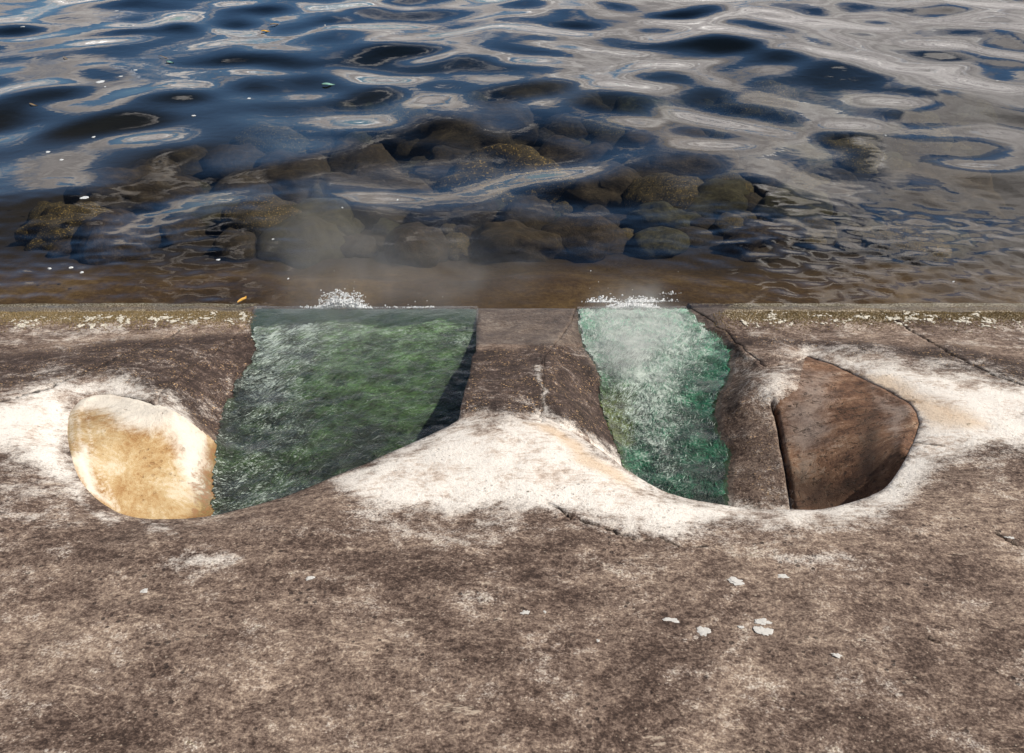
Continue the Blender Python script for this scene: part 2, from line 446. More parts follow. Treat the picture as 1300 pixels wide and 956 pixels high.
lipL, rimL = s_pts(LIP_L, B0d), s_pts(RIM_L, B0d)
lipR, rimR = s_pts(LIP_R, B0d), s_pts(RIM_R, B0d)
lipL_s = smooth_line(lipL, 2); lipR_s = smooth_line(lipR, 2); rimL_s = smooth_line(rimL, 1); rimR_s = smooth_line(rimR, 2)
blockL = s_pts(BLOCK_L, B0)
JD = 0.032
B0j = lambda x, y: B0(x, y) - JD * np.clip(B0(x, y) / 0.14 - .1, 0, 1)
jointL = s_pts([(197, 513), (203, 500), (228, 476), (262, 455), (296, 428), (312, 410)], B0j)
jointC = s_pts([(724, 410), (708, 432), (692, 450), (689, 470), (689, 495), (685, 527)], B0)
jointR = s_pts([(1025, 452), (1000, 462), (975, 466), (950, 448), (930, 428), (905, 408)], B0j)
def rugged(L, amp=0.016):
    q = resample(L, 0.03)
    return [q[0]] + [(x + amp * float(fbm(np.array([x * 9.0]), np.array([y * 9.0]), 3)[0]), y + amp * float(fbm(np.array([x * 9.0 + 50]), np.array([y * 9.0]), 3)[0]), z) for x, y, z in q[1:-1]] + [q[-1]]
jointL, jointR, jointC = rugged(jointL), rugged(jointR, 0.03), rugged(jointC, 0.008)
YE = YW + 0.5
def at_y(px, yy): # x of pixel column px at plan distance y on z=0
    return (px - CX) / F * (YW * cp + H * sp)
xs_f = [at_y(325, 0), at_y(606, 0), at_y(733, 0), at_y(876, 0)]
fl = f_pts([(325, 393)])[0]

holeL = [p[:2] for p in rimL_s[1:][::-1]] and None
holeL = [p[:2] for p in lipL_s] + [p[:2] for p in blockL[1:]] + [(xs_f[1], YW - 0.12), (xs_f[1], YE), (xs_f[0] - 0.015, YE), (xs_f[0] - 0.015, YW)] + [p[:2] for p in jointL[::-1]] + [p[:2] for p in rimL_s[::-1][1:-1]]
holeR = [p[:2] for p in lipR_s] + [p[:2] for p in rimR_s[1:]] + [p[:2] for p in jointR[1:]] + [(xs_f[3] + 0.01, YW), (xs_f[3] + 0.01, YE), (xs_f[2] - 0.01, YE), (xs_f[2] - 0.01, YW)] + [p[:2] for p in jointC[:-1]]
midC = [(xs_f[1], YW), (xs_f[2] - 0.01, YW), (xs_f[2] - 0.01, YE), (xs_f[1], YE)]
rims = [[p[:2] for p in lipL_s], [p[:2] for p in rimL_s], [p[:2] for p in lipR_s], [p[:2] for p in rimR_s]]

def Ntop(x, y):
    near = sstep(YW + 0.05, YW - 0.35, y)
    n = 0.012 * fbm(x * 1.6 + 5, y * 1.6, 3) + 0.005 * fbm(x * 8, y * 8 + 3, 4, 0.6)
    edge = sstep(YW - 0.25, YW - 0.05, y) * ((x < xs_f[0] - .05) | (x > xs_f[3] + .05))
    return n * (0.25 + 0.75 * near) + 0.007 * edge * fbm(x * 3.2, y * 3.2 + 8, 4, 0.6)

def rim_drop(x, y):
    d = np.full(np.shape(x), 9.0)
    for r in rims: d = np.minimum(d, seg_dist(x, y, r))
    dj = np.minimum(seg_dist(x, y, [p[:2] for p in jointL[1:]]), seg_dist(x, y, [p[:2] for p in jointR[1:]]))
    return np.maximum(DROP * np.exp(-(d / DROPR) ** 1.3), JD * np.clip(B0(x, y) / 0.14 - .1, 0, 1) * np.exp(-(dj / 0.14) ** 1.5))

# cracks (pixels) : line, half width m, depth m
CRACKS = [
    ([(226, 420), (213, 428), (190, 434), (165, 446), (132, 463), (108, 472), (75, 482), (58, 492), (30, 500), (-40, 522)], 0.007, 0.018),
    ([(1118, 395), (1140, 408), (1180, 433), (1210, 451), (1250, 470), (1282, 482), (1340, 505)], 0.0065, 0.018),
    ([(700, 640), (722, 652), (744, 660), (762, 667), (782, 674), (800, 681), (822, 683)], 0.0045, 0.012),
    ([(838, 680), (850, 689), (868, 694), (900, 692)], 0.003, 0.006),
    ([(1163, 549), (1172, 553), (1188, 556), (1196, 558)], 0.004, 0.01),
    ([(1268, 676), (1280, 684), (1294, 695), (1330, 706)], 0.005, 0.014),
    ([(1176, 812), (1183, 815), (1192, 817)], 0.004, 0.012),
    ([(689, 530), (688, 505), (689, 480), (686, 452)], 0.004, 0.006),
]
crack_plan = []
for pts, w, dep in CRACKS:
    P = resample(smooth_line([hit_fn(a, b, B0)[:2] for a, b in pts], 1), 0.018)
    P = [(x + 0.006 * float(perlin(np.array([x * 40]), np.array([y * 40]))[0]) * 3 + .004 * float(perlin(np.array([x * 110]), np.array([y * 110]))[0]), y + 0.006 * float(perlin(np.array([x * 40 + 9]), np.array([y * 40]))[0]) * 2) for x, y in P]
    crack_plan.append((P, w, dep))

def Btop(x, y):
    z = B0(x, y) - rim_drop(x, y) + Ntop(x, y)
    for P, w, dep in crack_plan:
        xx = [p[0] for p in P]; yy = [p[1] for p in P]
        m = (x > min(xx) - .1) & (x < max(xx) + .1) & (y > min(yy) - .1) & (y < max(yy) + .1)
        if m.any():
            d = seg_dist(x[m], y[m], P)
            z[m] -= dep * sstep(w, 0.0, d)
    return z

# zone painting (what the surface is made of / stained with), from positions on the wall
WHITE = [
    ([(686, 452), (689, 452), (693, 528), (687, 528)], 2, .75),
    ([(-40, 412), (320, 412), (315, 424), (200, 420), (120, 430), (-40, 440)], 8, .30), ([(940, 412), (1320, 412), (1320, 440), (1200, 428), (1050, 425)], 8, .22),
    ([(588, 531), (560, 545), (520, 566), (470, 592), (430, 612), (470, 640), (560, 648), (650, 640), (740, 650), (800, 672), (850, 676), (900, 662), (1000, 664), (1060, 660), (1105, 655), (1140, 640), (1160, 610), (1185, 585), (1230, 570), (1310, 566), (1310, 492), (1250, 478), (1180, 468), (1100, 456), (1030, 450), (1060, 462), (1130, 495), (1163, 520), (1168, 545), (1145, 592), (1110, 630), (1060, 645), (980, 648), (900, 640), (840, 622), (790, 590), (735, 555), (690, 528), (640, 531)], 14),
    ([(-20, 512), (60, 490), (125, 488), (170, 492), (215, 508), (240, 530), (222, 522), (197, 513), (158, 503), (114, 502), (92, 512), (82, 560), (92, 590), (100, 622), (60, 600), (20, 570), (-20, 562)], 14),
    ([(940, 470), (985, 455), (1018, 452), (1008, 490), (985, 520), (955, 520)], 16, 0.42),
    ([(96, 618), (108, 634), (130, 652), (150, 662), (142, 665), (118, 650), (100, 634), (88, 618)], 6, .8),
    ([(180, 663), (215, 670), (222, 674), (185, 668)], 4, .7), ([(205, 712), (300, 708), (300, 714), (240, 722), (205, 720)], 8, .62), ([(-20, 560), (70, 600), (90, 640), (40, 660), (-20, 640)], 40, .36),
    ([(985, 710), (1075, 704), (1080, 708), (990, 714)], 4, .7), ([(455, 655), (590, 652), (700, 664), (650, 672), (500, 668)], 16, .45),
]
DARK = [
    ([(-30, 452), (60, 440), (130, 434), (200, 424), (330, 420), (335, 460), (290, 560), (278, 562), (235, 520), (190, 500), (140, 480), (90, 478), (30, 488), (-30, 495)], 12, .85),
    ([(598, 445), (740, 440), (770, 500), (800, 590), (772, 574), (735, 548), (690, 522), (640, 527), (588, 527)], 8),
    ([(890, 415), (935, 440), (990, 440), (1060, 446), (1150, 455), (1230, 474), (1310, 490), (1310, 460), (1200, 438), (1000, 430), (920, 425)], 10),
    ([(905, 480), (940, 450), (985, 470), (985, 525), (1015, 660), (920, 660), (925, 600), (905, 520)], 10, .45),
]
OCHRE = [([(1060, 466), (1130, 480), (1200, 505), (1260, 540), (1180, 545), (1165, 520), (1110, 488)], 14),
         ([(660, 535), (700, 540), (770, 585), (820, 625), (780, 612), (730, 580), (690, 552)], 8)]

def zones(x, y, z):
    px, py = proj(x, y, z)
    wpx = px + 10 * fbm(x * 5, y * 5, 3); wpy = py + 8 * fbm(x * 5 + 40, y * 5, 3)
    W = np.zeros_like(x); D = np.zeros_like(x); O = np.zeros_like(x)
    for P, w, *k in WHITE: W = np.maximum(W, soft(wpx, wpy, P, w * 2.3) * (k[0] if k else 1))
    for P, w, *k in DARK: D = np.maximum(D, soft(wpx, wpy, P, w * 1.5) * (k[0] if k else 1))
    for P, w, *k in OCHRE: O = np.maximum(O, soft(wpx, wpy, P, w * 1.5) * (k[0] if k else 1))
    C = np.zeros_like(x)
    for P, w, dep in crack_plan[:-1]:
        m = (np.abs(x - P[0][0]) < 2) & (np.abs(y - P[0][1]) < 2)
        if m.any(): C[m] = np.maximum(C[m], (.75 + .5 * perlin(x[m] * 25, y[m] * 25)) * sstep(w * 2.0, w * 0.3, seg_dist(x[m], y[m], P)))
    side = np.maximum(sstep(335, 300, wpx), sstep(900, 940, wpx))
    G = sstep(YW - 0.25, YW - 0.12, y + 0.05 * fbm(x * 3, y * 3, 2)) * side
    wet = sstep(YW - 0.10, YW - 0.0, y + 0.05 * fbm(x * 4, y * 4, 3)) * .7
    wet = np.maximum(wet, (1 - side) * sstep(450, 425, py))
    wet = np.maximum(wet, sstep(0.05, 0.0, seg_dist(x, y, fbR)) * 0.9)
    W = W * (1 - 0.9 * G); under = sstep(YW + 0.0, YW + 0.06, y); G = np.maximum(G, under * .55); D = np.maximum(D, under * .6); wet = wet * (1 - under) + .35 * under
    return np.stack([W, D, C], 1), np.stack([O, wet, G], 1)

fbR = [p[:2] for p in f_pts(FBR_R)]

# --- top sheet
def graded(a, b, s, lo, hi, n=10):
    fine = np.arange(a, b + 1e-6, s)
    left = a - np.geomspace(s * 1.5, a - lo, n)[::-1] if lo < a else []
    right = b + np.geomspace(s * 1.5, hi - b, n) if hi > b else []
    return np.concatenate([left, fine, right])

seawall = bpy.data.objects.new('seawall', None); COL.objects.link(seawall)
tag(seawall, 'weathered concrete sea wall with two drain outlets opening onto the water', 'sea wall')

gx = graded(-2.75, 2.75, 0.022, -14, 14); gy = graded(0.95, YW + 0.2, 0.022, -4, YW + 0.21, 9)
X, Y = np.meshgrid(gx, gy)
J = ((np.abs(X) < 2.7) & (Y > 1.0) & (Y < YW + 0.15))
X = X + np.where(J, RNG.uniform(-.006, .006, X.shape), 0); Y = Y + np.where(J, RNG.uniform(-.006, .006, Y.shape), 0)
pts = np.stack([X.ravel(), Y.ravel()], 1)
cons = []
def ring(poly): return resample(list(poly) + [poly[0]], 0.018)[:-1]
rgL, rgR, rgC = ring(holeL), ring(holeR), ring(midC)
keep = np.ones(len(pts), bool)
for r in (rgL, rgR, rgC): keep &= seg_dist(pts[:, 0], pts[:, 1], r, True) > 0.008
for P, w, dep in crack_plan: keep &= seg_dist(pts[:, 0], pts[:, 1], P) > w * 1.3
inL, inR, inC = (in_poly(pts[:, 0], pts[:, 1], r) for r in (rgL, rgR, rgC))
keep &= ~(inL | inR | inC)
pts = pts[keep].tolist()
edges = []
for r in (rgL, rgR, rgC):
    i0 = len(pts); pts += [list(p) for p in r]
    edges += [(i0 + i, i0 + (i + 1) % len(r)) for i in range(len(r))]
extra = []
for P, w, dep in crack_plan:
    A = np.array(P); T = np.gradient(A, axis=0); T /= np.linalg.norm(T, axis=1)[:, None] + 1e-9; Nn = np.stack([-T[:, 1], T[:, 0]], 1)
    for k in (-1.05, 0, 1.05): extra += (A + Nn * w * k).tolist()
extra = np.array(extra)
ok = ~(in_poly(extra[:, 0], extra[:, 1], rgL) | in_poly(extra[:, 0], extra[:, 1], rgR))
for r in (rgL, rgR): ok &= seg_dist(extra[:, 0], extra[:, 1], r, True) > 0.004
pts += extra[ok].tolist()
vo, _, fo, *_ = delaunay_2d_cdt([Vector(p) for p in pts], edges, [], 0, 1e-5)
V2 = np.array([v[:] for v in vo]); Fc = np.array([f[:3] for f in fo])
cen = V2[Fc].mean(1)
bad = in_poly(cen[:, 0], cen[:, 1], rgL) | in_poly(cen[:, 0], cen[:, 1], rgR) | in_poly(cen[:, 0], cen[:, 1], rgC)
Fc = Fc[~bad]
a, b, c = V2[Fc[:, 0]], V2[Fc[:, 1]], V2[Fc[:, 2]]
cr = (b[:, 0] - a[:, 0]) * (c[:, 1] - a[:, 1]) - (b[:, 1] - a[:, 1]) * (c[:, 0] - a[:, 0])
Fc[cr < 0] = Fc[cr < 0][:, ::-1]
Z = Btop(V2[:, 0].copy(), V2[:, 1].copy())
# skirts under every open edge give the slab its thickness
ed = {}
for f in Fc.tolist():
    for i in range(3):
        e = (f[i], f[(i + 1) % 3]); ed[e] = 1
bnd = [e for e in ed if (e[1], e[0]) not in ed]
V3 = np.column_stack([V2, Z]); n0 = len(V3)
bv = sorted({i for e in bnd for i in e}); mp = {i: n0 + k for k, i in enumerate(bv)}
low = V3[bv].copy(); low[:, 2] = np.minimum(low[:, 2] - 0.16, -0.0 + np.where(low[:, 1] > YW - 0.05, -0.35, 9))
V3s = np.vstack([V3, low])
faces = Fc.tolist() + [[e[1], e[0], mp[e[0]], mp[e[1]]] for e in bnd]
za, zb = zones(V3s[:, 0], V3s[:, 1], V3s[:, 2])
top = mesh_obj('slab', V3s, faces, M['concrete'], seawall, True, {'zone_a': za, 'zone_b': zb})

# ------------------------------------------------------------------ inner surfaces (channels, flanks, flared walls)
def rbf(ctrl):
    C = np.array(ctrl, float); n = len(C)
    D = np.hypot(C[:, None, 0] - C[None, :, 0], C[:, None, 1] - C[None, :, 1])
    A = np.zeros((n + 3, n + 3)); A[:n, :n] = D + np.eye(n) * -1e-3
    A[:n, n] = 1; A[:n, n + 1:] = C[:, :2]; A[n, :n] = 1; A[n + 1:, :n] = C[:, :2].T
    w = np.linalg.solve(A, np.concatenate([C[:, 2], [0, 0, 0]]))
    def fn(x, y):
        out = w[n] + w[n + 1] * x + w[n + 2] * y
        for i in range(n): out = out + w[i] * np.hypot(x - C[i, 0], y - C[i, 1])
        return out
    return fn

def zpt(px, py, z): return (*hit(px, py, z), z)
def fgrid(P): return f_pts(P)

ctrlL = resample(f_pts(FB_L), 0.08)
ctrlL += f_pts([(268, 700), (262, 760)])
ctrlL += f_pts([(a, b) for a in (370, 430, 490, 550) for b in (400, 430, 470, 520, 570, 640, 720)])
ctrlL += f_pts([(320, a) for a in (520, 580, 640, 700, 760)])
ctrlL += f_pts([(606, 400), (606, 430), (600, 460), (596, 500), (590, 560), (590, 640), (590, 720), (640, 460), (640, 560), (640, 660)])
ctrlL += resample(jointL[1:], 0.07)
ctrlL += resample(rimL, 0.06)
ctrlL += [zpt(222, 523, .34), zpt(236, 533, .285), zpt(251, 543, .235), zpt(264, 553, .19), zpt(275, 561, .15)]
ctrlL += [zpt(90, 581, .40), zpt(100, 609, .345), zpt(116, 628, .29), zpt(135, 643, .245), zpt(157, 653, .21), zpt(188, 659, .175), zpt(225, 659, .15), zpt(258, 657, .13),
          zpt(60, 640, .36), zpt(110, 700, .25), zpt(180, 720, .16), zpt(235, 730, .12)]
ctrlR = resample(f_pts(FBL_R), 0.08) + resample(f_pts(FBR_R), 0.08)
ctrlR += f_pts([(a, b) for a in (790, 840) for b in (395, 420, 450, 490, 530)] + [(870, 395), (885, 450), (885, 500), (885, 560), (840, 580), (850, 620), (890, 610), (890, 660), (830, 680), (890, 740), (925, 690), (925, 740), (800, 740), (960, 740)])
ctrlR += resample(jointC[1:], 0.06) + resample(rimR, 0.06) + resample(jointR, 0.07)
ctrlR += [zpt(985, 524, .165), zpt(994, 571, .15), zpt(1003, 615, .14), zpt(1008, 648, .135), zpt(1010, 700, .13),
          zpt(982, 500, .21), zpt(955, 480, .20), zpt(940, 510, .17), zpt(950, 550, .145), zpt(960, 600, .14), zpt(965, 640, .135), zpt(960, 690, .13),
          zpt(1038, 648, .15), zpt(1076, 640, .20), zpt(1107, 630, .26), zpt(1129, 615, .31), zpt(1145, 590, .37), zpt(1160, 562, .43),
          zpt(1090, 700, .2), zpt(1060, 740, .14), zpt(1180, 640, .36)]
ctrlR += [zpt(715, 470, .20), zpt(725, 510, .27), zpt(740, 545, .27)]
GL, GR = rbf(ctrlL), rbf(ctrlR)

JLa = [p[:2] for p in jointL] + [(xs_f[0] - 0.015, YW)]
JRa = [p[:2] for p in jointR] + [(xs_f[3] + 0.01, YW)]
def inner(fn, x, y, poly):
    g = fn(x, y) + Ntop(x, y) * 0.8 + 0.004 * fbm(x * 14, y * 14, 3)
    cap = B0(x, y) - rim_drop(x, y) + Ntop(x, y)
    inside = in_poly(x, y, poly)
    dr = np.minimum(np.minimum(seg_dist(x, y, rims[1]), seg_dist(x, y, rims[3])), 1.6 * np.minimum(seg_dist(x, y, JLa), seg_dist(x, y, JRa)))
    t = sstep(0.055, 0.003, dr); g = g * (1 - t) + cap * t
    e = seg_dist(x, y, poly, True)
    return np.minimum(g, cap - np.where(inside, 0.003, 0.003 + np.clip(e, 0, 0.03) * 1.5))

def inner_sheet(fn, poly, x0, x1, y0, step, regions, crackline=None):
    xs = np.arange(x0, x1, step); ys = np.arange(y0, YW + step * 0.5, step); ys[-1] = YW
    X, Y = np.meshgrid(xs, ys); x, y = X.ravel(), Y.ravel()
    z = inner(fn, x, y, poly)
    if crackline:
        d = seg_dist(x, y, crackline); z = z - 0.035 * sstep(0.014, 0.0, d)
    nx, ny = len(xs), len(ys)
    idx = np.arange(nx * ny).reshape(ny, nx)
    Q = np.stack([idx[:-1, :-1], idx[:-1, 1:], idx[1:, 1:], idx[1:, :-1]], -1).reshape(-1, 4)
    cx_, cy_, cz_ = x[Q].mean(1), y[Q].mean(1), z[Q].mean(1)
    keepq = in_poly(cx_, cy_, poly) | (seg_dist(cx_, cy_, poly, True) < 0.05) | (cy_ < 2.9)
    keepq &= (cz_ > -0.2)
    Q = Q[keepq]; cx_, cy_, cz_ = cx_[keepq], cy_[keepq], cz_[keepq]
    px, py = proj(cx_, cy_, cz_)
    lab = np.zeros(len(Q), int)
    for k, R_ in enumerate(regions, 1): lab[in_poly(px, py, R_)] = k
    # short front face at the waterline
    V = np.column_stack([x, y, z])
    return V, Q, lab

def sub(V, Q, mask):
    q = Q[mask]; u, inv = np.unique(q, return_inverse=True)
    return V[u], inv.reshape(q.shape)

REG_FLOOR_L = [(a, b) for a, b in FB_L] + [(262, 780), (700, 780), (700, 380), (325, 380)]
REG_BOWL_L = [(283, 563), (278, 605), (272, 652), (262, 780), (-50, 780), (-50, 400), (120, 480), (163, 490), (197, 512), (222, 522), (251, 543), (273, 560)]
REG_FLOOR_R = [(a, b) for a, b in FBL_R] + [(800, 780), (925, 780)] + [(a, b) for a, b in FBR_R[::-1]] + [(876, 380), (733, 380)]
REG_BOWL_R = [(1025, 440), (1012, 495), (988, 510), (983, 524), (994, 571), (1003, 615), (1008, 648), (1010, 780), (1400, 780), (1400, 400)]
crR = [zpt(a, b, .15)[:2] for a, b in [(979, 520), (985, 530)] + CRACK_R[1:]] + [zpt(1010, 700, .13)[:2]]

def bowl_zone(V, P1, P2, P3=()):
    px, py = proj(V[:, 0], V[:, 1], V[:, 2])
    a = np.zeros(len(V)); b = np.zeros(len(V))
    c3 = np.zeros(len(V))
    for P in P3: c3 = np.maximum(c3, sstep(2.6, 0.6, seg_dist(px + 1.5 * fbm(px * .04, py * .04, 3), py, P)))
    px = px + 14 * fbm(V[:, 0] * 6, V[:, 1] * 6, 3); py = py + 14 * fbm(V[:, 0] * 6 + 30, V[:, 1] * 6, 3)
    for P, w in P1: a = np.maximum(a, soft(px, py, P, w * 2))
    for P, w in P2: b = np.maximum(b, soft(px, py, P, w * 2))
    return np.stack([a, b, c3], 1)

V, Q, lab = inner_sheet(GL, holeL, -2.15, 0.05, 1.9, 0.008, [REG_FLOOR_L, REG_BOWL_L])
v, q = sub(V, Q, lab == 1)
tag(mesh_obj('channel_floor', v, q, M['floor'], seawall), 'wide channel floor under dark green algae')
v, q = sub(V, Q, lab == 2)
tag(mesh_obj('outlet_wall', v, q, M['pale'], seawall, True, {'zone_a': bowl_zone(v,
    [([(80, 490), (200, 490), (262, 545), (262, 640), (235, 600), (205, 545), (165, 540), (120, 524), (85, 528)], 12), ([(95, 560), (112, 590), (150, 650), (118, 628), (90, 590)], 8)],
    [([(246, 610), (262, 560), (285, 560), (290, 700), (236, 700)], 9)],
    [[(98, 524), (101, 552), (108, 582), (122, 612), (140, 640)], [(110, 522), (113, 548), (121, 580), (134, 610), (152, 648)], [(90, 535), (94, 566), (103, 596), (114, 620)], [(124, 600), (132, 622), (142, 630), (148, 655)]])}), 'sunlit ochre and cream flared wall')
v, q = sub(V, Q, lab == 0)
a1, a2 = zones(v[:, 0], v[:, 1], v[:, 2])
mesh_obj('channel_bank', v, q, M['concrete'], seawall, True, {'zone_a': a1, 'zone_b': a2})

V, Q, lab = inner_sheet(GR, holeR, 0.05, 1.85, 1.9, 0.008, [REG_FLOOR_R, REG_BOWL_R], crR)
v, q = sub(V, Q, lab == 1)
tag(mesh_obj('channel_floor', v, q, M['floor'], seawall), 'narrow channel floor under bright green algae')
v, q = sub(V, Q, lab == 2)
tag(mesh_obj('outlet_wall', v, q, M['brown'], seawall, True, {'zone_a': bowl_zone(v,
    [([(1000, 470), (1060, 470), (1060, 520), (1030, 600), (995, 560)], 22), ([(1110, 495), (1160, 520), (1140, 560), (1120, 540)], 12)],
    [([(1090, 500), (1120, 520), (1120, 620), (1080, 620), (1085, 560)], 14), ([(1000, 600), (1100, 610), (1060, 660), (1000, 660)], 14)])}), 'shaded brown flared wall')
v, q = sub(V, Q, lab == 0)
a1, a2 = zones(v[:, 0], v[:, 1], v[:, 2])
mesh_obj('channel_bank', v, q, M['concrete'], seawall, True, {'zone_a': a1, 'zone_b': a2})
# front face of the channel floors down into the sea
fx = np.linspace(xs_f[0] - .02, xs_f[3] + .02, 160)
fz = np.full_like(fx, 0.004)
fv = np.vstack([np.column_stack([fx, fx * 0 + YW - 0.004, fz]), np.column_stack([fx, fx * 0 + YW - 0.004, fz - .5])])
fq = [[i, i + 160, i + 161, i + 1] for i in range(159)]
z3 = np.zeros((320, 3)); z4 = np.zeros((320, 3)); z4[:, 1] = 1; z3[:, 1] = 1
mesh_obj('front_edge', fv, fq, M['concrete'], seawall, False, {'zone_a': z3, 'zone_b': z4})

# ------------------------------------------------------------------ algae strands
def algae(name, fn, poly_px, n, x0, x1, tintf, dirf, label, mat, fleckf, length=(0.02, 0.06)):
    xs = RNG.uniform(x0, x1, n * 3); ys = RNG.uniform(2.3, YW - 0.01, n * 3)
    z = inner(fn, xs, ys, holeL if fn is GL else holeR)
    px, py = proj(xs, ys, z)
    px2 = px + 7 * fbm(xs * 14, ys * 14, 3); py2 = py + 4 * fbm(xs * 14 + 9, ys * 14, 2)
    m = in_poly(px2, py2, poly_px)
    # patchy growth
    m &= (fbm(xs * 9, ys * 9, 3) + RNG.uniform(-.35, .35, len(xs)) > -0.28)
    xs, ys, z, px, py = (q_[m][:n] for q_ in (xs, ys, z, px, py))
    n = len(xs); S = 5
    ang = dirf(xs, ys, px, py) + RNG.normal(0, 0.22, n) + 0.7 * fbm(xs * 16, ys * 16, 2)
    L = RNG.uniform(*length, n); wd = RNG.uniform(0.0004, 0.0011, n); bend = RNG.normal(0, 0.6, n) + 1.2 * fbm(xs * 11 + 60, ys * 11, 2); lift = RNG.uniform(0.000, 0.004, n) * (1 + 1.5 * np.clip(fbm(xs * 20, ys * 20, 2), 0, 1))
    T = np.linspace(0, 1, S)
    Vx = np.zeros((n, S, 2, 3)); x, y = xs.copy(), ys.copy()
    for k, t in enumerate(T):
        a_ = ang + bend * (t - 0.3)
        if k:
            x = x + np.cos(a_) * L / (S - 1); y = y + np.sin(a_) * L / (S - 1)
        y = np.minimum(y, YW - 0.002)
        zz = inner(fn, x, y, holeL if fn is GL else holeR) + 0.006 + lift * math.sin(math.pi * min(1, t * 0.95 + .05))
        w_ = wd * (1 - 0.8 * t)
        for s_, sg in ((0, -1), (1, 1)):
            Vx[:, k, s_, 0] = x - np.sin(a_) * w_ * sg; Vx[:, k, s_, 1] = y + np.cos(a_) * w_ * sg; Vx[:, k, s_, 2] = zz + w_ * 0.5 * sg
    V = Vx.reshape(-1, 3)
    base = (np.arange(n) * S * 2)[:, None]
    Q = np.concatenate([base + np.array([[2 * k, 2 * k + 1, 2 * k + 3, 2 * k + 2]]) for k in range(S - 1)], 0)
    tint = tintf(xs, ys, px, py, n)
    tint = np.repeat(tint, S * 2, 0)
    # the matted sheet the loose strands grow from
    gx_ = np.arange(x0, x1, 0.008); gy_ = np.arange(2.2, YW, 0.008); gy_[-1] = YW - 0.001
    X, Y = np.meshgrid(gx_, gy_); x, y = X.ravel(), Y.ravel()
    zz = inner(fn, x, y, holeL if fn is GL else holeR) + 0.004 + 0.004 * fbm(x * 16, y * 16, 3) + 0.002 * fbm(x * 45, y * 45, 2)
    nx, ny = len(gx_), len(gy_); idx = np.arange(nx * ny).reshape(ny, nx)
    Qs = np.stack([idx[:-1, :-1], idx[:-1, 1:], idx[1:, 1:], idx[1:, :-1]], -1).reshape(-1, 4)
    cx_, cy_ = x[Qs].mean(1), y[Qs].mean(1)
    ppx, ppy = proj(cx_, cy_, zz[Qs].mean(1))
    mk = in_poly(ppx + 7 * fbm(cx_ * 14, cy_ * 14, 3), ppy + 4 * fbm(cx_ * 14 + 9, cy_ * 14, 2), poly_px)
    Vs, Qs = sub(np.column_stack([x, y, zz]), Qs, mk)
    ppx, ppy = proj(Vs[:, 0], Vs[:, 1], Vs[:, 2])
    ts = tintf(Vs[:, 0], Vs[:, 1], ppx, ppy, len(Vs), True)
    fk = fleckf(ppx + 14 * fbm(Vs[:, 0] * 7, Vs[:, 1] * 7, 3), ppy + 14 * fbm(Vs[:, 0] * 7 + 5, Vs[:, 1] * 7, 3))
    Q = np.concatenate([Q, Qs + len(V)], 0); tint = np.concatenate([tint, ts], 0)
    fleck = np.zeros((len(V) + len(Vs), 3)); fleck[len(V):, 0] = fk; fleck[len(V):, 1] = 1
    V = np.concatenate([V, Vs], 0)
    o = mesh_obj(name, V, Q, mat, None, True, {'tint': tint, 'fleck': fleck})
    tag(o, label, 'algae', kind='stuff')
    return o

def streak(px, py, x0, x1, y0, y1, w):
    """how near a point lies to the painted line of palest water sheen, fading down the channel"""
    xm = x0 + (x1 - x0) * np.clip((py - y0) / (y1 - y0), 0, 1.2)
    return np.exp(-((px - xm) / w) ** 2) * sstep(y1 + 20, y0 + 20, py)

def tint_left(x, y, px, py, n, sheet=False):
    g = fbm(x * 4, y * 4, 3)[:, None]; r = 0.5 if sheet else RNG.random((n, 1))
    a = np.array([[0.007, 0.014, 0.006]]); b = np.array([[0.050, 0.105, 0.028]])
    grn = (np.exp(-((px - 490) / 110) ** 2) * sstep(640, 470, py))[:, None]  # green dies out towards the lip, putting the shade there into the tint
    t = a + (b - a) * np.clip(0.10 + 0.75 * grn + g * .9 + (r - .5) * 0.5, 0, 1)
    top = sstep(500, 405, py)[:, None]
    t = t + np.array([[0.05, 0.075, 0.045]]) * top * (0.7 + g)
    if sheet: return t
    pl = RNG.random((n, 1)) < 0.04 + 0.10 * top + .25 * streak(px, py, 350, 340, 400, 620, 45)[:, None]  # pale strands: sky glints on the ripples, put into the strand colour
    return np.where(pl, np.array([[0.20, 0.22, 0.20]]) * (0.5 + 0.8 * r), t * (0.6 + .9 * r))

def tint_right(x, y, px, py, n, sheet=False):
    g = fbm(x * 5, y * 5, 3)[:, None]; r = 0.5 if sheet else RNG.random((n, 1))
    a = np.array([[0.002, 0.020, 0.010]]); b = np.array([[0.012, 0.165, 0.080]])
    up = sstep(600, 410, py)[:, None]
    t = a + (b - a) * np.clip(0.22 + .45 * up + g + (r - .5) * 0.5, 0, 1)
    t = t + np.array([[0.10, 0.20, 0.15]]) * sstep(480, 400, py)[:, None]  # lighter mint by the waterline, whiteness of the steam put into the tint
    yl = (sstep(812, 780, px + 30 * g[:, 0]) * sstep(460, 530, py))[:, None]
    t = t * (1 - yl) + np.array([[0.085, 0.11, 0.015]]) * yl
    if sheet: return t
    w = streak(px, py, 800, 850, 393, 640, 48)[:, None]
    pl = RNG.random((n, 1)) < 0.03 + .45 * w  # pale strands carry painted glints along the streak
    return np.where(pl, np.array([[0.45, 0.54, 0.50]]) * (0.5 + 0.8 * r), t * (0.6 + .9 * r))

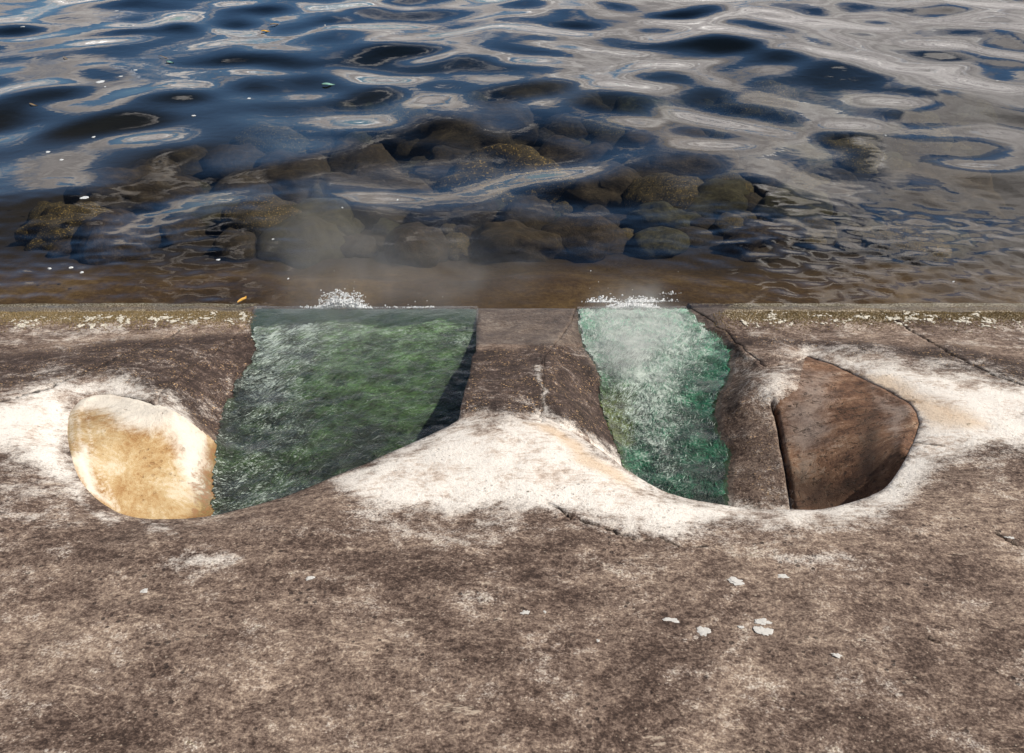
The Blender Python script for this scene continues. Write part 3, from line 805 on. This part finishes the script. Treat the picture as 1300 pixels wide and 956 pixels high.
algae('algae', GL, [(322, 416), (320, 426), (328, 445), (315, 464), (296, 495), (277, 546), (275, 565), (271, 605), (262, 760), (640, 760), (640, 540), (598, 470), (606, 440), (606, 420), (560, 408), (500, 418), (430, 410), (370, 412)],
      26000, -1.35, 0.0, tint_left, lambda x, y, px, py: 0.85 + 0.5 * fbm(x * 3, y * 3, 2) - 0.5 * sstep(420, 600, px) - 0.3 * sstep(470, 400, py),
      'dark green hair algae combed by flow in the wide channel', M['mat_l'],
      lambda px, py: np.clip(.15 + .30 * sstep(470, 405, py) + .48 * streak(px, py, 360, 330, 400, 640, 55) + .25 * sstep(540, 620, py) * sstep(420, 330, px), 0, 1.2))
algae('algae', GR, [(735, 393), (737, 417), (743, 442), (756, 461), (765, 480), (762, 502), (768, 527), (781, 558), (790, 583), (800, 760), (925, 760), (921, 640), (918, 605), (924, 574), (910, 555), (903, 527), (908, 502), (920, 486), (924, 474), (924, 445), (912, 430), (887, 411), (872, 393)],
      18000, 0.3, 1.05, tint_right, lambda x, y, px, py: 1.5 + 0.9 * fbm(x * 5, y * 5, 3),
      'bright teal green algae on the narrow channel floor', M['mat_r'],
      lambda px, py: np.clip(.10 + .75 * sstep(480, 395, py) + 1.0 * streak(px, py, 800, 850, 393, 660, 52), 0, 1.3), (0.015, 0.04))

# ------------------------------------------------------------------ water running down the channels
def film(fn, px_poly, x0, x1, label):
    xs = np.arange(x0, x1, 0.012); ys = np.arange(2.2, YW + 0.006, 0.012)
    X, Y = np.meshgrid(xs, ys); x, y = X.ravel(), Y.ravel()
    z = inner(fn, x, y, holeL if fn is GL else holeR) + 0.015 + 0.004 * fbm(x * 10, y * 7, 3)
    nx, ny = len(xs), len(ys); idx = np.arange(nx * ny).reshape(ny, nx)
    Q = np.stack([idx[:-1, :-1], idx[:-1, 1:], idx[1:, 1:], idx[1:, :-1]], -1).reshape(-1, 4)
    px, py = proj(x[Q].mean(1), y[Q].mean(1), z[Q].mean(1))
    m = in_poly(px, py, px_poly)
    v, q = sub(np.column_stack([x, y, z]), Q, m)
    tag(mesh_obj('running_water', v, q, M['film'], None), label, 'water', kind='structure')

film(GL, [(325, 380), (318, 411), (320, 426), (330, 445), (319, 464), (303, 495), (287, 546), (286, 565), (282, 605), (272, 800), (680, 800), (612, 470), (612, 380)], -1.5, 0.1, 'thin film of hot water running down the wide channel')
film(GR, [(733, 380), (735, 417), (743, 442), (756, 461), (765, 480), (762, 502), (768, 527), (781, 558), (795, 600), (795, 800), (930, 800), (921, 640), (918, 605), (924, 574), (910, 555), (903, 527), (908, 502), (920, 486), (924, 474), (924, 445), (905, 432), (880, 414), (868, 380)], 0.25, 1.1, 'thin film of hot water running down the narrow channel')

# ------------------------------------------------------------------ seabed and sea
_by = np.array([YW - 0.3, YW, YW + 0.6, YW + 1.0, 7.0, 8.5, 13, 40, 300.0, 900.0]); _bz = np.array([-0.055, -0.06, -0.13, -0.28, -0.48, -0.70, -1.5, -5, -9, -12.0])
def bed(x, y): return np.interp(y, _by, _bz)
gx = graded(-8, 8, 0.10, -500, 500, 14); gy = graded(YW - 0.25, 14, 0.06, YW - 0.26, 800, 20)
X, Y = np.meshgrid(gx, gy); x, y = X.ravel(), Y.ravel()
z = bed(x, y) + 0.05 * fbm(x * 2, y * 2, 4) * sstep(YW, YW + 1, y)
nx, ny = len(gx), len(gy); idx = np.arange(nx * ny).reshape(ny, nx)
Q = np.stack([idx[:-1, :-1], idx[:-1, 1:], idx[1:, 1:], idx[1:, :-1]], -1).reshape(-1, 4)
tag(mesh_obj('seabed', np.column_stack([x, y, z]), Q, M['bed']), 'brown silty seabed sloping away below the sea wall', 'seabed', kind='structure')

gx = graded(-8.5, 8.5, 0.03, -500, 500, 24); gy = graded(YW - 0.10, 13.6, 0.024, YW - 0.11, 800, 40)
X, Y = np.meshgrid(gx, gy); x, y = X.ravel(), Y.ravel()
NW = 44
lam = np.geomspace(0.55, 3.1, NW); dirs = RNG.uniform(-0.5, math.pi - 0.1, NW); ph = RNG.uniform(0, 6.28, NW)
RIP = [(l, RNG.normal(math.radians(80), math.radians(32)), RNG.uniform(0, 6.28)) for l in np.geomspace(0.075, 0.22, 14)]
def wave(x, y):
    z = np.zeros_like(x)
    env = 0.10 + 0.90 * sstep(YW, YW + 2.2, y)
    xw = x + 0.14 * fbm(x * .8, y * .8, 2); yw = y + 0.14 * fbm(x * .8 + 7, y * .8, 2)
    for l, d_, p_ in zip(lam, dirs, ph):
        k = 2 * math.pi / l
        z += 0.066 * math.sqrt(2 / NW) / k * (1.2 if l > .7 else 0.85) * np.sin(k * (xw * math.cos(d_) + yw * math.sin(d_)) + p_)
    z *= env
    # short ripples close to the wall, stronger at both sides than in the calm middle
    rip = sstep(YW + 2.4, YW + 0.25, y) * (0.25 + 0.75 * np.maximum(sstep(0.7, 1.6, x), 0.8 * sstep(-0.9, -1.7, x)))
    for l, d_, p_ in RIP:
        k = 2 * math.pi / l
        z += rip * 0.085 * math.sqrt(2 / 14) / k * np.sin(k * (xw * math.cos(d_) + yw * math.sin(d_)) + p_)
    z = np.where(y < YW + 0.05, np.clip(z, -0.004, 0.004), z)
    return np.where((np.abs(x) > 8.6) | (y > 14), 0, z)
def wz(x, y): return float(wave(np.array([x]), np.array([y]))[0])
z = wave(x, y)
nx, ny = len(gx), len(gy); idx = np.arange(nx * ny).reshape(ny, nx)
Q = np.stack([idx[:-1, :-1], idx[:-1, 1:], idx[1:, 1:], idx[1:, :-1]], -1).reshape(-1, 4)
cx_, cy_ = x[Q].mean(1), y[Q].mean(1)
Q = Q[~((cy_ < YW) & (cx_ > xs_f[0] - .02) & (cx_ < xs_f[3] + .02))]
tag(mesh_obj('water', np.column_stack([x, y, z]), Q, M['water']), 'rippled sea reflecting blue sky and grey clouds', 'sea', kind='structure')

# ------------------------------------------------------------------ boulders
def boulder_mesh(name, seed, sub_=4, rough=0.24, flat=1.0):
    bm = bmesh.new(); bmesh.ops.create_icosphere(bm, subdivisions=sub_, radius=1)
    s = seed * 13.7
    P = np.array([v.co[:] for v in bm.verts])
    n = fbm(P[:, 0] * 1.1 + s, P[:, 1] * 1.1 + P[:, 2] * .9 + s, 2) * rough * 1.7 + fbm(P[:, 0] * 3 + s, P[:, 1] * 3 + P[:, 2] * 2.3, 3) * rough * .45 + 0.012 * fbm(P[:, 0] * 14 + s, P[:, 1] * 14 + P[:, 2] * 11, 3)
    for v, k in zip(bm.verts, n): v.co *= 1 + float(k)
    me = bpy.data.meshes.new(name); bm.to_mesh(me); bm.free()
    me.polygons.foreach_set('use_smooth', [True] * len(me.polygons))
    return me

def put_boulder(me, px, py, w, h, label, group, mat, rot=None, lift=0.25):
    o = bpy.data.objects.new('boulder', me)
    z = -0.5
    for _ in range(30):
        x, y = hit(px, py, z); ppm = F / (y * cp + (H - z) * sp); rx = w / 2 / ppm
        rz = min(rx * 0.62, 0.42); z = 0.6 * z + 0.4 * min(float(bed(x, y)) + rz * lift, -0.12 - rz)
    th = math.atan2(H - z, y)
    ry = max(rx * 0.6, min(rx * 1.3, math.sqrt(max(0.0001, (h / 2 / ppm) ** 2 - (rz * math.cos(th)) ** 2)) / math.sin(th)))
    o.location = (x, y, z); o.scale = (rx, ry, rz); o.rotation_euler = (random.uniform(-.15, .15), random.uniform(-.15, .15), rot if rot is not None else random.uniform(-.35, .35))
    COL.objects.link(o); tag(o, label, 'boulder', group)
    o.material_slots[0].link = 'OBJECT'; o.material_slots[0].material = mat
    return o

KEY = [
    (590, 183, 160, 56, 'large smooth grey boulder, widest of those in the middle of the sea', 'rock'),
    (640, 243, 135, 80, 'boulder with a golden weedy rim under a cloud reflection', 'rock_gold'),
    (480, 262, 115, 74, 'round dark boulder seaward of the steaming wide channel', 'rock'),
    (578, 278, 86, 40, 'low brown boulder just in front of the golden-rimmed boulder', 'rock'),
    (775, 250, 90, 60, 'smooth domed boulder seaward of the narrow channel', 'rock'),
    (850, 214, 124, 60, 'broad dark boulder behind the smooth domed one, right of centre', 'rock'),
    (722, 214, 90, 54, 'rounded boulder touching the right end of the golden-rimmed boulder', 'rock'),
    (345, 187, 72, 36, 'speckled oval boulder behind the small greenish stones', 'rock_gold'),
    (170, 264, 124, 70, 'broad flat brown boulder, leftmost of the large ones', 'rock'),
    (370, 238, 96, 46, 'smooth boulder beneath the long slanting cloud reflection', 'rock'),
    (952, 150, 96, 34, 'boulder tufted with yellow-green weed, far right of centre', 'rock_gold'),
    (1042, 148, 70, 32, 'small dark boulder beside the yellow-green weedy one', 'rock_green'),
    (1078, 205, 62, 70, 'tall reddish brown boulder between bright reflections', 'rock_gold'),
    (1168, 188, 66, 40, 'boulder with orange specks near the right edge of the sea', 'rock_gold'),
    (1190, 262, 120, 62, 'long dark boulder, rightmost of the submerged ones', 'rock'),
    (962, 312, 84, 42, 'brown boulder nearest the wall on the right', 'rock'),
    (905, 262, 80, 46, 'dark boulder beyond the brown one nearest the wall', 'rock_green'),
    (1005, 268, 76, 40, 'boulder right of centre with a jagged top', 'rock_green'),
    (1062, 262, 64, 40, 'dark boulder left of the rightmost long one', 'rock'),
    (842, 284, 66, 38, 'small greenish brown boulder close to the narrow channel', 'rock_green'),
    (690, 148, 124, 40, 'deep blue-grey boulder, farthest out of the central ones', 'rock'),
    (440, 165, 56, 34, 'dark boulder seaward of the wide channel, among cobbles', 'rock'),
    (502, 168, 84, 38, 'flattish boulder left of the large smooth grey one', 'rock_gold'),
    (236, 216, 72, 44, 'boulder left of the small greenish stones', 'rock'),
    (560, 235, 70, 34, 'boulder half hidden behind the round dark one', 'rock'),
    (405, 290, 84, 34, 'low boulder beside the rising steam, nearest the wide channel', 'rock_green'),
    (655, 318, 90, 30, 'low reddish boulder closest to the wall in the middle', 'rock'),
    (90, 300, 96, 34, 'low weedy boulder near the wall at the left', 'rock_gold'),
]
for i, (px, py, w, h, lab_, mt) in enumerate(KEY):
    me = boulder_mesh('boulder', i + 1, 5 if w > 90 else 4); me.materials.append(M[mt])
    put_boulder(me, px, py, w * 1.32, h * 1.3, lab_, 'boulders under the clear water', M[mt])
protos = []
for i in range(7):
    me = boulder_mesh('cobble', 50 + i, 3); me.materials.append(M['rock']); protos.append(me)
placed = [(k[0], k[1], k[2] * .55, k[3] * .5) for k in KEY]; cnt = 0; tries = 0
while cnt < 240 and tries < 15000:
    tries += 1
    px = random.uniform(60, 1250); py = random.uniform(132, 318) if px > 180 else random.uniform(240, 318)
    if px < 420 and py < 230 - (px - 180) * 0.35: continue
    w = random.choice([30, 40, 54, 70, 92, 116]) * (0.7 + 0.3 * (py - 120) / 200)
    if any(abs(px - a) < (c + w * .35) * .60 and abs(py - b) < (d + w * .2) * .60 for a, b, c, d in placed): continue
    placed.append((px, py, w * .42, w * .24))
    o = put_boulder(protos[cnt % 7], px, py, w, w * 0.66, 'rounded dark cobble filling the gaps between submerged boulders', 'cobbles between the submerged boulders',
                M[random.choice(['rock', 'rock', 'rock_green', 'rock_gold'])], random.uniform(0, 6.28), 0.5)
    o.name = 'cobble'; o['category'] = 'cobble'
    cnt += 1

# ------------------------------------------------------------------ small things
def blob_mesh(name, seed, mat, sub_=2, amp=0.35):
    me = boulder_mesh(name, seed, sub_, amp); me.materials.append(mat); return me

# barnacle crust patches along the tide line
def crust(seed):
    rnd = random.Random(seed); bm = bmesh.new()
    for _ in range(rnd.randint(9, 16)):
        a = rnd.uniform(0, 6.28); d = abs(rnd.gauss(0, .5)); q = rnd.uniform(.12, .34)
        m = bmesh.ops.create_icosphere(bm, subdivisions=1, radius=1)
        for v in m['verts']:
            k = rnd.uniform(.8, 1.2); v.co = Vector((v.co.x * q * k + d * math.cos(a) * 1.3, v.co.y * q * k + d * math.sin(a) * .8, v.co.z * q * 1.2))
    me = bpy.data.meshes.new('barnacle_patch'); bm.to_mesh(me); bm.free(); me.materials.append(M['barnacle'])
    return me
bprot = [crust(90 + i) for i in range(12)]
cnt = 0
while cnt < 280:
    side = random.random() < 0.5
    px = random.uniform(2, 318) if side else random.uniform(940, 1298)
    py = random.gauss(408, 5) if side else random.gauss(405, 4)
    if side: py = 402 + (py - 402) * (1 if px < 200 else .7)
    if not 397 < py < 421: continue
    if fbm(np.array([px * .02]), np.array([py * .12]), 2)[0] < -.12: continue
    x, y, z = hit_fn(px, py, lambda a, b: B0(a, b))
    z = float(Btop(np.array([x]), np.array([y]))[0])
    o = bpy.data.objects.new('barnacle_patch', bprot[cnt % 12]); s = random.choice([.006, .008, .011, .015, .021, .03])
    o.scale = (s, s * .8, s * .22); o.location = (x, y, z + s * .1); o.rotation_euler = (0.1, 0, random.uniform(0, 6.28))
    COL.objects.link(o); tag(o, 'white barnacle crust along the tide line of the sea wall', 'barnacles', 'barnacle patches on the tide line'); cnt += 1

# golden grit / weed scraps in the tide band : uncountable
def scatter_grit():
    n = 16000; V = []; Fq = []
    base = np.array([(1, 0, 0), (-.5, .8, 0), (-.5, -.8, 0), (0, 0, .9)]); tri = [(0, 1, 3), (1, 2, 3), (2, 0, 3)]
    k = 0
    while k < n:
        side = random.random() < .5
        px = random.uniform(-30, 325) if side else random.uniform(905, 1330)
        py = abs(random.gauss(0, 1)) * 9 + 395.5
        if random.random() > (min(1, (340 - px) / 60) if side else min(1, (px - 890) / 90)): continue
        x, y = hit(px, py, 0.03)
        z = float(B0(np.array([x]), np.array([y]))[0]); x, y = hit(px, py, z)
        V.append((x, y)); k += 1
    A = np.array(V); z = Btop(A[:, 0].copy(), A[:, 1].copy())
    s = RNG.uniform(.002, .006, n); th = RNG.uniform(0, 6.28, n); VV = np.zeros((n, 4, 3))
    for j in range(4):
        bx, by_, bz_ = base[j]; e = RNG.uniform(.6, 1.4, n)
        VV[:, j, 0] = A[:, 0] + s * e * (bx * np.cos(th) - by_ * np.sin(th)); VV[:, j, 1] = A[:, 1] + s * e * (bx * np.sin(th) + by_ * np.cos(th)); VV[:, j, 2] = z + bz_ * s * e
    b_ = (np.arange(n) * 4)[:, None]
    Fq = np.concatenate([b_ + np.array([t]) for t in tri], 0)
    tag(mesh_obj('grit', VV.reshape(-1, 3), Fq, M['grit'], None, False), 'golden grit and shell crumbs along the tide line', 'grit', kind='stuff')
scatter_grit()

# foam where the channels meet the sea
def foam(label, blobs, drops, seed):
    rnd = random.Random(seed); bm = bmesh.new()
    def ball(x, y, z, r):
        m = bmesh.ops.create_icosphere(bm, subdivisions=1, radius=r)
        sx, sy, sz = (rnd.uniform(.6, 1.5) for _ in range(3))
        for v in m['verts']: v.co = Vector((v.co.x * sx + x, v.co.y * sy + y, v.co.z * sz + z))
    for cx0, cy0, rx, ry, n, zmax in blobs:
        for _ in range(n):
            a = rnd.uniform(-1, 1) * rnd.uniform(.3, 1); b = rnd.uniform(0, 1) ** 1.6 * (1 - .5 * abs(a))
            if rnd.random() < .06: a *= 1.3; b *= 1.5
            px = cx0 + a * rx; py = cy0 - b * ry
            if b > .12 and abs(perlin(np.array([px * .21 + .3 * py]), np.array([py * .22]))[0]) > 0.21 * (1.3 - b): continue
            zz = rnd.uniform(0, zmax) * max(0, 1 - abs(a)); x, y = hit(px, py, zz)
            if y < YW + .004: y = YW + rnd.uniform(.004, .03)
            ball(x, y, zz + .002, rnd.choice([.0025, .0035, .005]))
    for px, py, r in drops:
        x, y = hit(px, py, .01); ball(x, y, .006, r * .55)
    me = bpy.data.meshes.new('foam'); bm.to_mesh(me); bm.free(); me.materials.append(M['foam'])
    o = bpy.data.objects.new('foam', me); COL.objects.link(o)
    md = o.modifiers.new('froth', 'REMESH'); md.mode = 'VOXEL'; md.voxel_size = 0.0016; md.use_smooth_shade = True; tag(o, label, 'foam', kind='stuff')
D1 = [(489, 387, .009), (470, 390, .007), (518, 386, .005), (527, 382, .007), (542, 381, .007), (424, 343, .004), (450, 357, .005), (449, 365, .006), (562, 376, .004), (505, 391, .004), (441, 361, .003), (433, 352, .003)]
foam('splash of white foam at the mouth of the wide channel', [(433, 392, 40, 5, 1300, .02), (428, 390, 26, 24, 1300, .05), (446, 388, 22, 20, 500, .04), (400, 391, 30, 2, 60, .0), (530, 391, 30, 2.5, 70, 0), (480, 391, 60, 2, 40, 0)], D1, 3)
D2 = [(750, 343, .008), (760, 357, .006), (749, 365, .006), (775, 372, .009), (772, 365, .005), (790, 374, .01), (803, 367, .006), (843, 375, .006), (842, 370, .008), (861, 344, .005)]
foam('patchy white foam at the mouth of the narrow channel', [(765, 384, 22, 8, 500, .01), (785, 390, 16, 5, 400, .01), (806, 392, 32, 9, 1400, .02), (812, 384, 26, 9, 500, .01), (832, 383, 34, 5, 130, .0), (850, 374, 16, 4, 40, 0)], D2, 5)

# bird droppings
def splat(px, py, w, h, rot, label):
    x, y, z = hit_fn(px, py, B0); z = float(Btop(np.array([x]), np.array([y]))[0]); ppm = F / (y * cp + (H - z) * sp)
    me = blob_mesh('bird_dropping', int(px), M['dropping'], 4, .6)
    o = bpy.data.objects.new('bird_dropping', me); o.location = (x, y, z + 0.0); o.scale = (w / 2 / ppm, h / 2 / ppm * 1.35, .0014)
    e = .01; nx_ = float((B0(x, y - e) - B0(x, y + e)) / (2 * e)); o.rotation_euler = (-nx_, 0, math.radians(rot))
    COL.objects.link(o); tag(o, label, 'bird dropping', 'bird droppings on the concrete')
splat(183, 750, 9, 6, 10, 'small white bird dropping below the ochre outlet wall')
splat(394, 733, 11, 5, 25, 'white bird dropping below the wide channel')
splat(667, 778, 11, 6, 25, 'white bird dropping low in the middle of the concrete')
splat(692, 777, 4, 4, 0, 'tiny white bird dropping beside the one low in the middle')
splat(852, 786, 21, 6, -5, 'long flat white bird dropping below the narrow channel')
splat(934, 738, 16, 9, -15, 'pale smeared bird dropping just under the right lip')
splat(993, 732, 13, 6, 0, 'flat oval white bird dropping under the shaded brown outlet')
splat(969, 788, 18, 9, -5, 'upper of two large bird droppings lying end to end')
splat(971, 801, 22, 13, -25, 'lower of two large bird droppings, with a tail')
splat(892, 801, 15, 12, 20, 'blotchy grey-white bird dropping left of the paired ones')
splat(941, 795, 7, 4, 0, 'very small bird dropping between the blotchy and paired ones')
splat(1062, 834, 12, 5, -30, 'slanted bird dropping near the bottom right')
splat(759, 813, 4, 4, 0, 'faint dot of bird dropping below the long flat one')
splat(1283, 682, 12, 4, -8, 'thin white bird dropping beside the crack at the right edge')

# yellow leaf curled on the waterline
def leaf(px, py, L, w, rot, label, mat, name='floating_leaf', z=0.01, cat='leaf', curl=.35):
    x, y = hit(px, py, 0.0)
    for _ in range(4): x, y = hit(px, py, wz(x, y) + .004)
    z = wz(x, y) + .003; n = 12; V = []; Fq = []
    for i in range(n + 1):
        t = i / n; ww = w * math.sin(math.pi * min(1, .06 + t * .94)) ** .7 * (1 - .3 * t) / 2
        u = (t - .5) * L; bend = .25 * L * (t - .5) ** 2 * 4
        for s_ in (-1, -.5, 0, .5, 1):
            zz = curl * abs(s_) ** 1.6 * w * .5 + .06 * L * math.sin(t * 5); V.append((u, s_ * ww + bend * .5, zz))
    m = len(V); V += [(a, b, c - .0012) for a, b, c in V]
    for i in range(n):
        for j in range(4):
            a = i * 5 + j; Fq.append([a, a + 1, a + 6, a + 5]); Fq.append([m + a + 5, m + a + 6, m + a + 1, m + a])
    me = bpy.data.meshes.new(name); me.from_pydata(V, [], Fq); me.materials.append(mat); me.polygons.foreach_set('use_smooth', [True] * len(me.polygons))
    o = bpy.data.objects.new(name, me); o.location = (x, y, z); o.rotation_euler = (0.12, 0, math.radians(rot)); COL.objects.link(o)
    return tag(o, label, cat)
leaf(309.5, 380, .085, .024, 72, 'curled yellow leaf floating at the water edge, left of the wide channel', M['leaf'])
leaf(337, 40, .10, .04, 10, 'small bright yellow leaf floating far out at the upper left', M['leaf'], z=.02)
leaf(350, 31, .13, .03, 35, 'pale brown leaf floating just beyond the bright yellow one', M['twig'], z=.02)
leaf(417, 108, .12, .05, 8, 'pale green scrap of plastic floating beyond the boulders', M['plastic'], 'plastic_scrap', .015, 'plastic scrap')
leaf(215, 79, .09, .03, -20, 'small pale green scrap floating at the upper left', M['plastic'], 'plastic_scrap', .015, 'plastic scrap')
leaf(83, 74, .16, .012, -40, 'thin brown twig floating at the upper left', M['twig'], 'floating_twig', .015, 'twig')
leaf(208, 73, .18, .012, -25, 'thin reddish twig floating beside the pale green scrap', M['twig'], 'floating_twig', .015, 'twig')
leaf(41, 133, .10, .02, -25, 'short pale twig floating at the left edge of the sea', M['twig'], 'floating_twig', .015, 'twig')

# flecks of foam and bubbles drifting on the surface
bub = [blob_mesh('foam_fleck', 130 + i, M['foam'], 2, .5) for i in range(4)]
flecks = [(127, 104, 12, 5), (107, 251, 12, 5), (61, 193, 6, 4), (78, 203, 5, 3), (246, 147, 5, 3), (172, 89, 5, 3), (153, 97, 4, 3), (316, 125, 4, 3), (90, 340, 5, 3), (104, 346, 6, 3), (277, 330, 5, 3), (63, 341, 4, 3), (119, 174, 4, 3), (148, 14, 4, 3), (29, 34, 4, 3)]
for _ in range(6): flecks.append((random.uniform(5, 560), random.uniform(20, 385), random.uniform(1.5, 2.8), 2))
for _ in range(4): flecks.append((random.uniform(720, 1290), random.uniform(60, 385), random.uniform(2, 3), 2))
for i, (px, py, w, h) in enumerate(flecks):
    x, y = hit(px, py, .0)
    for _ in range(4): x, y = hit(px, py, wz(x, y))
    zw = wz(x, y); ppm = F / (y * cp + H * sp)
    o = bpy.data.objects.new('foam_fleck', bub[i % 4]); o.location = (x, y, zw + .001); o.scale = (w / 2 / ppm, h / 2 / ppm * 1.8, .003); o.rotation_euler = (0, 0, random.uniform(0, 6))
    if w > 10: lab_ = 'larger foam fleck afloat at the upper left of the sea' if py < 200 else 'larger foam fleck afloat above the leftmost flat boulder'
    else: lab_ = 'tiny white foam fleck drifting on the sea surface'
    COL.objects.link(o); tag(o, lab_, 'foam fleck', 'foam flecks drifting on the sea')

# ------------------------------------------------------------------ steam
def steam(px, py, zc, rx, ry, rz, dens, label, seed):
    x, y = hit(px, py, zc)
    N = NT('steam'); tc = N.n('ShaderNodeTexCoord').outputs['Object']
    ln = N.n('ShaderNodeVectorMath', operation='LENGTH'); N.put(ln.inputs[0], tc)
    fall = N.step(ln.outputs['Value'], 1.0, 0.15)
    nz = N.step(N.noise(N.mapping(tc, (1, 1, 1), (0, 0, 0), (seed, 0, 0)), 2.2, 4, 0.55, 0.6), 0.36, 0.66)
    d = N.mul(N.mul(fall, N.add(N.mul(nz, 0.95), 0.06)), dens)
    pv = N.n('ShaderNodeVolumeScatter'); pv.inputs['Color'].default_value = (0.93, 0.96, 0.98, 1); N.put(pv.inputs['Density'], d); pv.inputs['Anisotropy'].default_value = 0.2
    m = N.out(None, pv.outputs[0])
    bm = bmesh.new(); bmesh.ops.create_icosphere(bm, subdivisions=3, radius=1); me = bpy.data.meshes.new('steam'); bm.to_mesh(me); bm.free(); me.materials.append(m)
    o = bpy.data.objects.new('steam', me); o.location = (x, y, zc); o.scale = (rx, ry, rz); COL.objects.link(o)
    tag(o, label, 'steam', kind='stuff')
steam(425, 335, .30, .55, .42, .70, 0.62, 'wisp of steam rising where the wide channel spills into the sea', 1)
steam(570, 345, .16, .65, .45, .34, .6, 'thin greenish haze of steam drifting along the wall between the channels', 3)
steam(806, 428, .16, .34, .48, .30, 2.8, 'white steam hanging over the narrow channel', 5)
steam(425, 415, .16, .45, .26, .26, .55, 'thin steam drifting low over the wide channel', 9)

# ------------------------------------------------------------------ sun and sky
SUN = Vector((0.90, -0.07, 1.02)).normalized()
elev = math.asin(SUN.z); az = math.atan2(SUN.x, SUN.y)
sl = bpy.data.lights.new('sun', 'SUN'); sl.energy = 4.6; sl.angle = math.radians(0.5); sl.color = (1, 0.93, 0.83)
so = bpy.data.objects.new('sun', sl); so.rotation_euler = SUN.to_track_quat('Z', 'Y').to_euler(); so.location = (6, -3, 8); COL.objects.link(so)

W = NT('World', True); scene.world = W.m
sky = W.n('ShaderNodeTexSky'); sky.sky_type = 'NISHITA'; sky.sun_disc = False; sky.sun_elevation = elev; sky.sun_rotation = az
sky.air_density = 1.0; sky.dust_density = 0.4; sky.ozone_density = 2.0
tc = W.n('ShaderNodeTexCoord').outputs['Generated']
sx = W.n('ShaderNodeSeparateXYZ'); W.put(sx.inputs[0], tc)
X_, Y_, Z_ = sx.outputs
zc = W.math('MAXIMUM', W.math('ABSOLUTE', Z_), 0.0)
den = W.add(zc, 0.22)
cxy = W.n('ShaderNodeCombineXYZ'); W.put(cxy.inputs[0], W.math('DIVIDE', X_, den)); W.put(cxy.inputs[1], W.math('DIVIDE', Y_, den)); cxy.inputs[2].default_value = 3.1
n1 = W.noise(cxy.outputs[0], 2.1, 6, 0.52, 0.6)
n2 = W.noise(cxy.outputs[0], 4.2, 4, 0.55, 0.3)
# cloud cover: a bank low over the sea, reaching higher on the right-hand side
bias = W.math('MULTIPLY_ADD', X_, 0.22, W.math('MULTIPLY_ADD', zc, -0.60, W.math('MULTIPLY_ADD', W.mul(X_, X_), 0.35, 0.20)))
cov = W.add(n1, bias)
mask = W.step(cov, 0.52, 0.62)
ccol = W.ramp(n2, [(0.34, (0.40, 0.375, 0.375)), (0.50, (0.68, 0.63, 0.61)), (0.64, (0.95, 0.90, 0.86))])
bright = W.mul(W.step(n2, 0.60, 0.68), W.step(cov, 0.66, 0.60))
cs = W.n('ShaderNodeVectorMath', operation='SCALE'); W.put(cs.inputs[0], ccol); W.put(cs.inputs['Scale'], W.math('MULTIPLY_ADD', bright, 20.0, 14.0))
skyc = W.mix(1.0, sky.outputs[0], (0.78, 1.0, 1.18), 'MULTIPLY')
skyc = W.mix(W.step(zc, 0.26, 0.50), skyc, W.mix(1.0, skyc, (0.22, 0.20, 0.19), 'MULTIPLY'))
mixc = W.mix(mask, skyc, cs.outputs[0])
bg = W.n('ShaderNodeBackground'); bg.inputs['Strength'].default_value = 0.10; W.put(bg.inputs[0], mixc)
wo = W.n('ShaderNodeOutputWorld'); W.put(wo.inputs[0], bg.outputs[0])

# ------------------------------------------------------------------ camera and render
cam = bpy.data.cameras.new('camera'); co = bpy.data.objects.new('camera', cam); COL.objects.link(co)
co.location = (0, 0, H); co.rotation_euler = (math.pi / 2 - PITCH, 0, 0)
cam.sensor_width = 36; cam.lens = F / 1300 * 36; cam.shift_y = -(478 - 433) / 1300; cam.clip_start = 0.05; cam.clip_end = 3000
scene.camera = co
vs = scene.view_settings; vs.view_transform = 'Standard'; vs.look = 'None'; vs.gamma = 1; vs.use_curve_mapping = False; vs.exposure = 0.05
cy = scene.cycles
cy.max_bounces = 8; cy.transparent_max_bounces = 12; cy.volume_bounces = 1; cy.caustics_refractive = False; cy.caustics_reflective = False
cy.sample_clamp_indirect = 6; cy.use_denoising = True; cy.volume_step_rate = 1.0
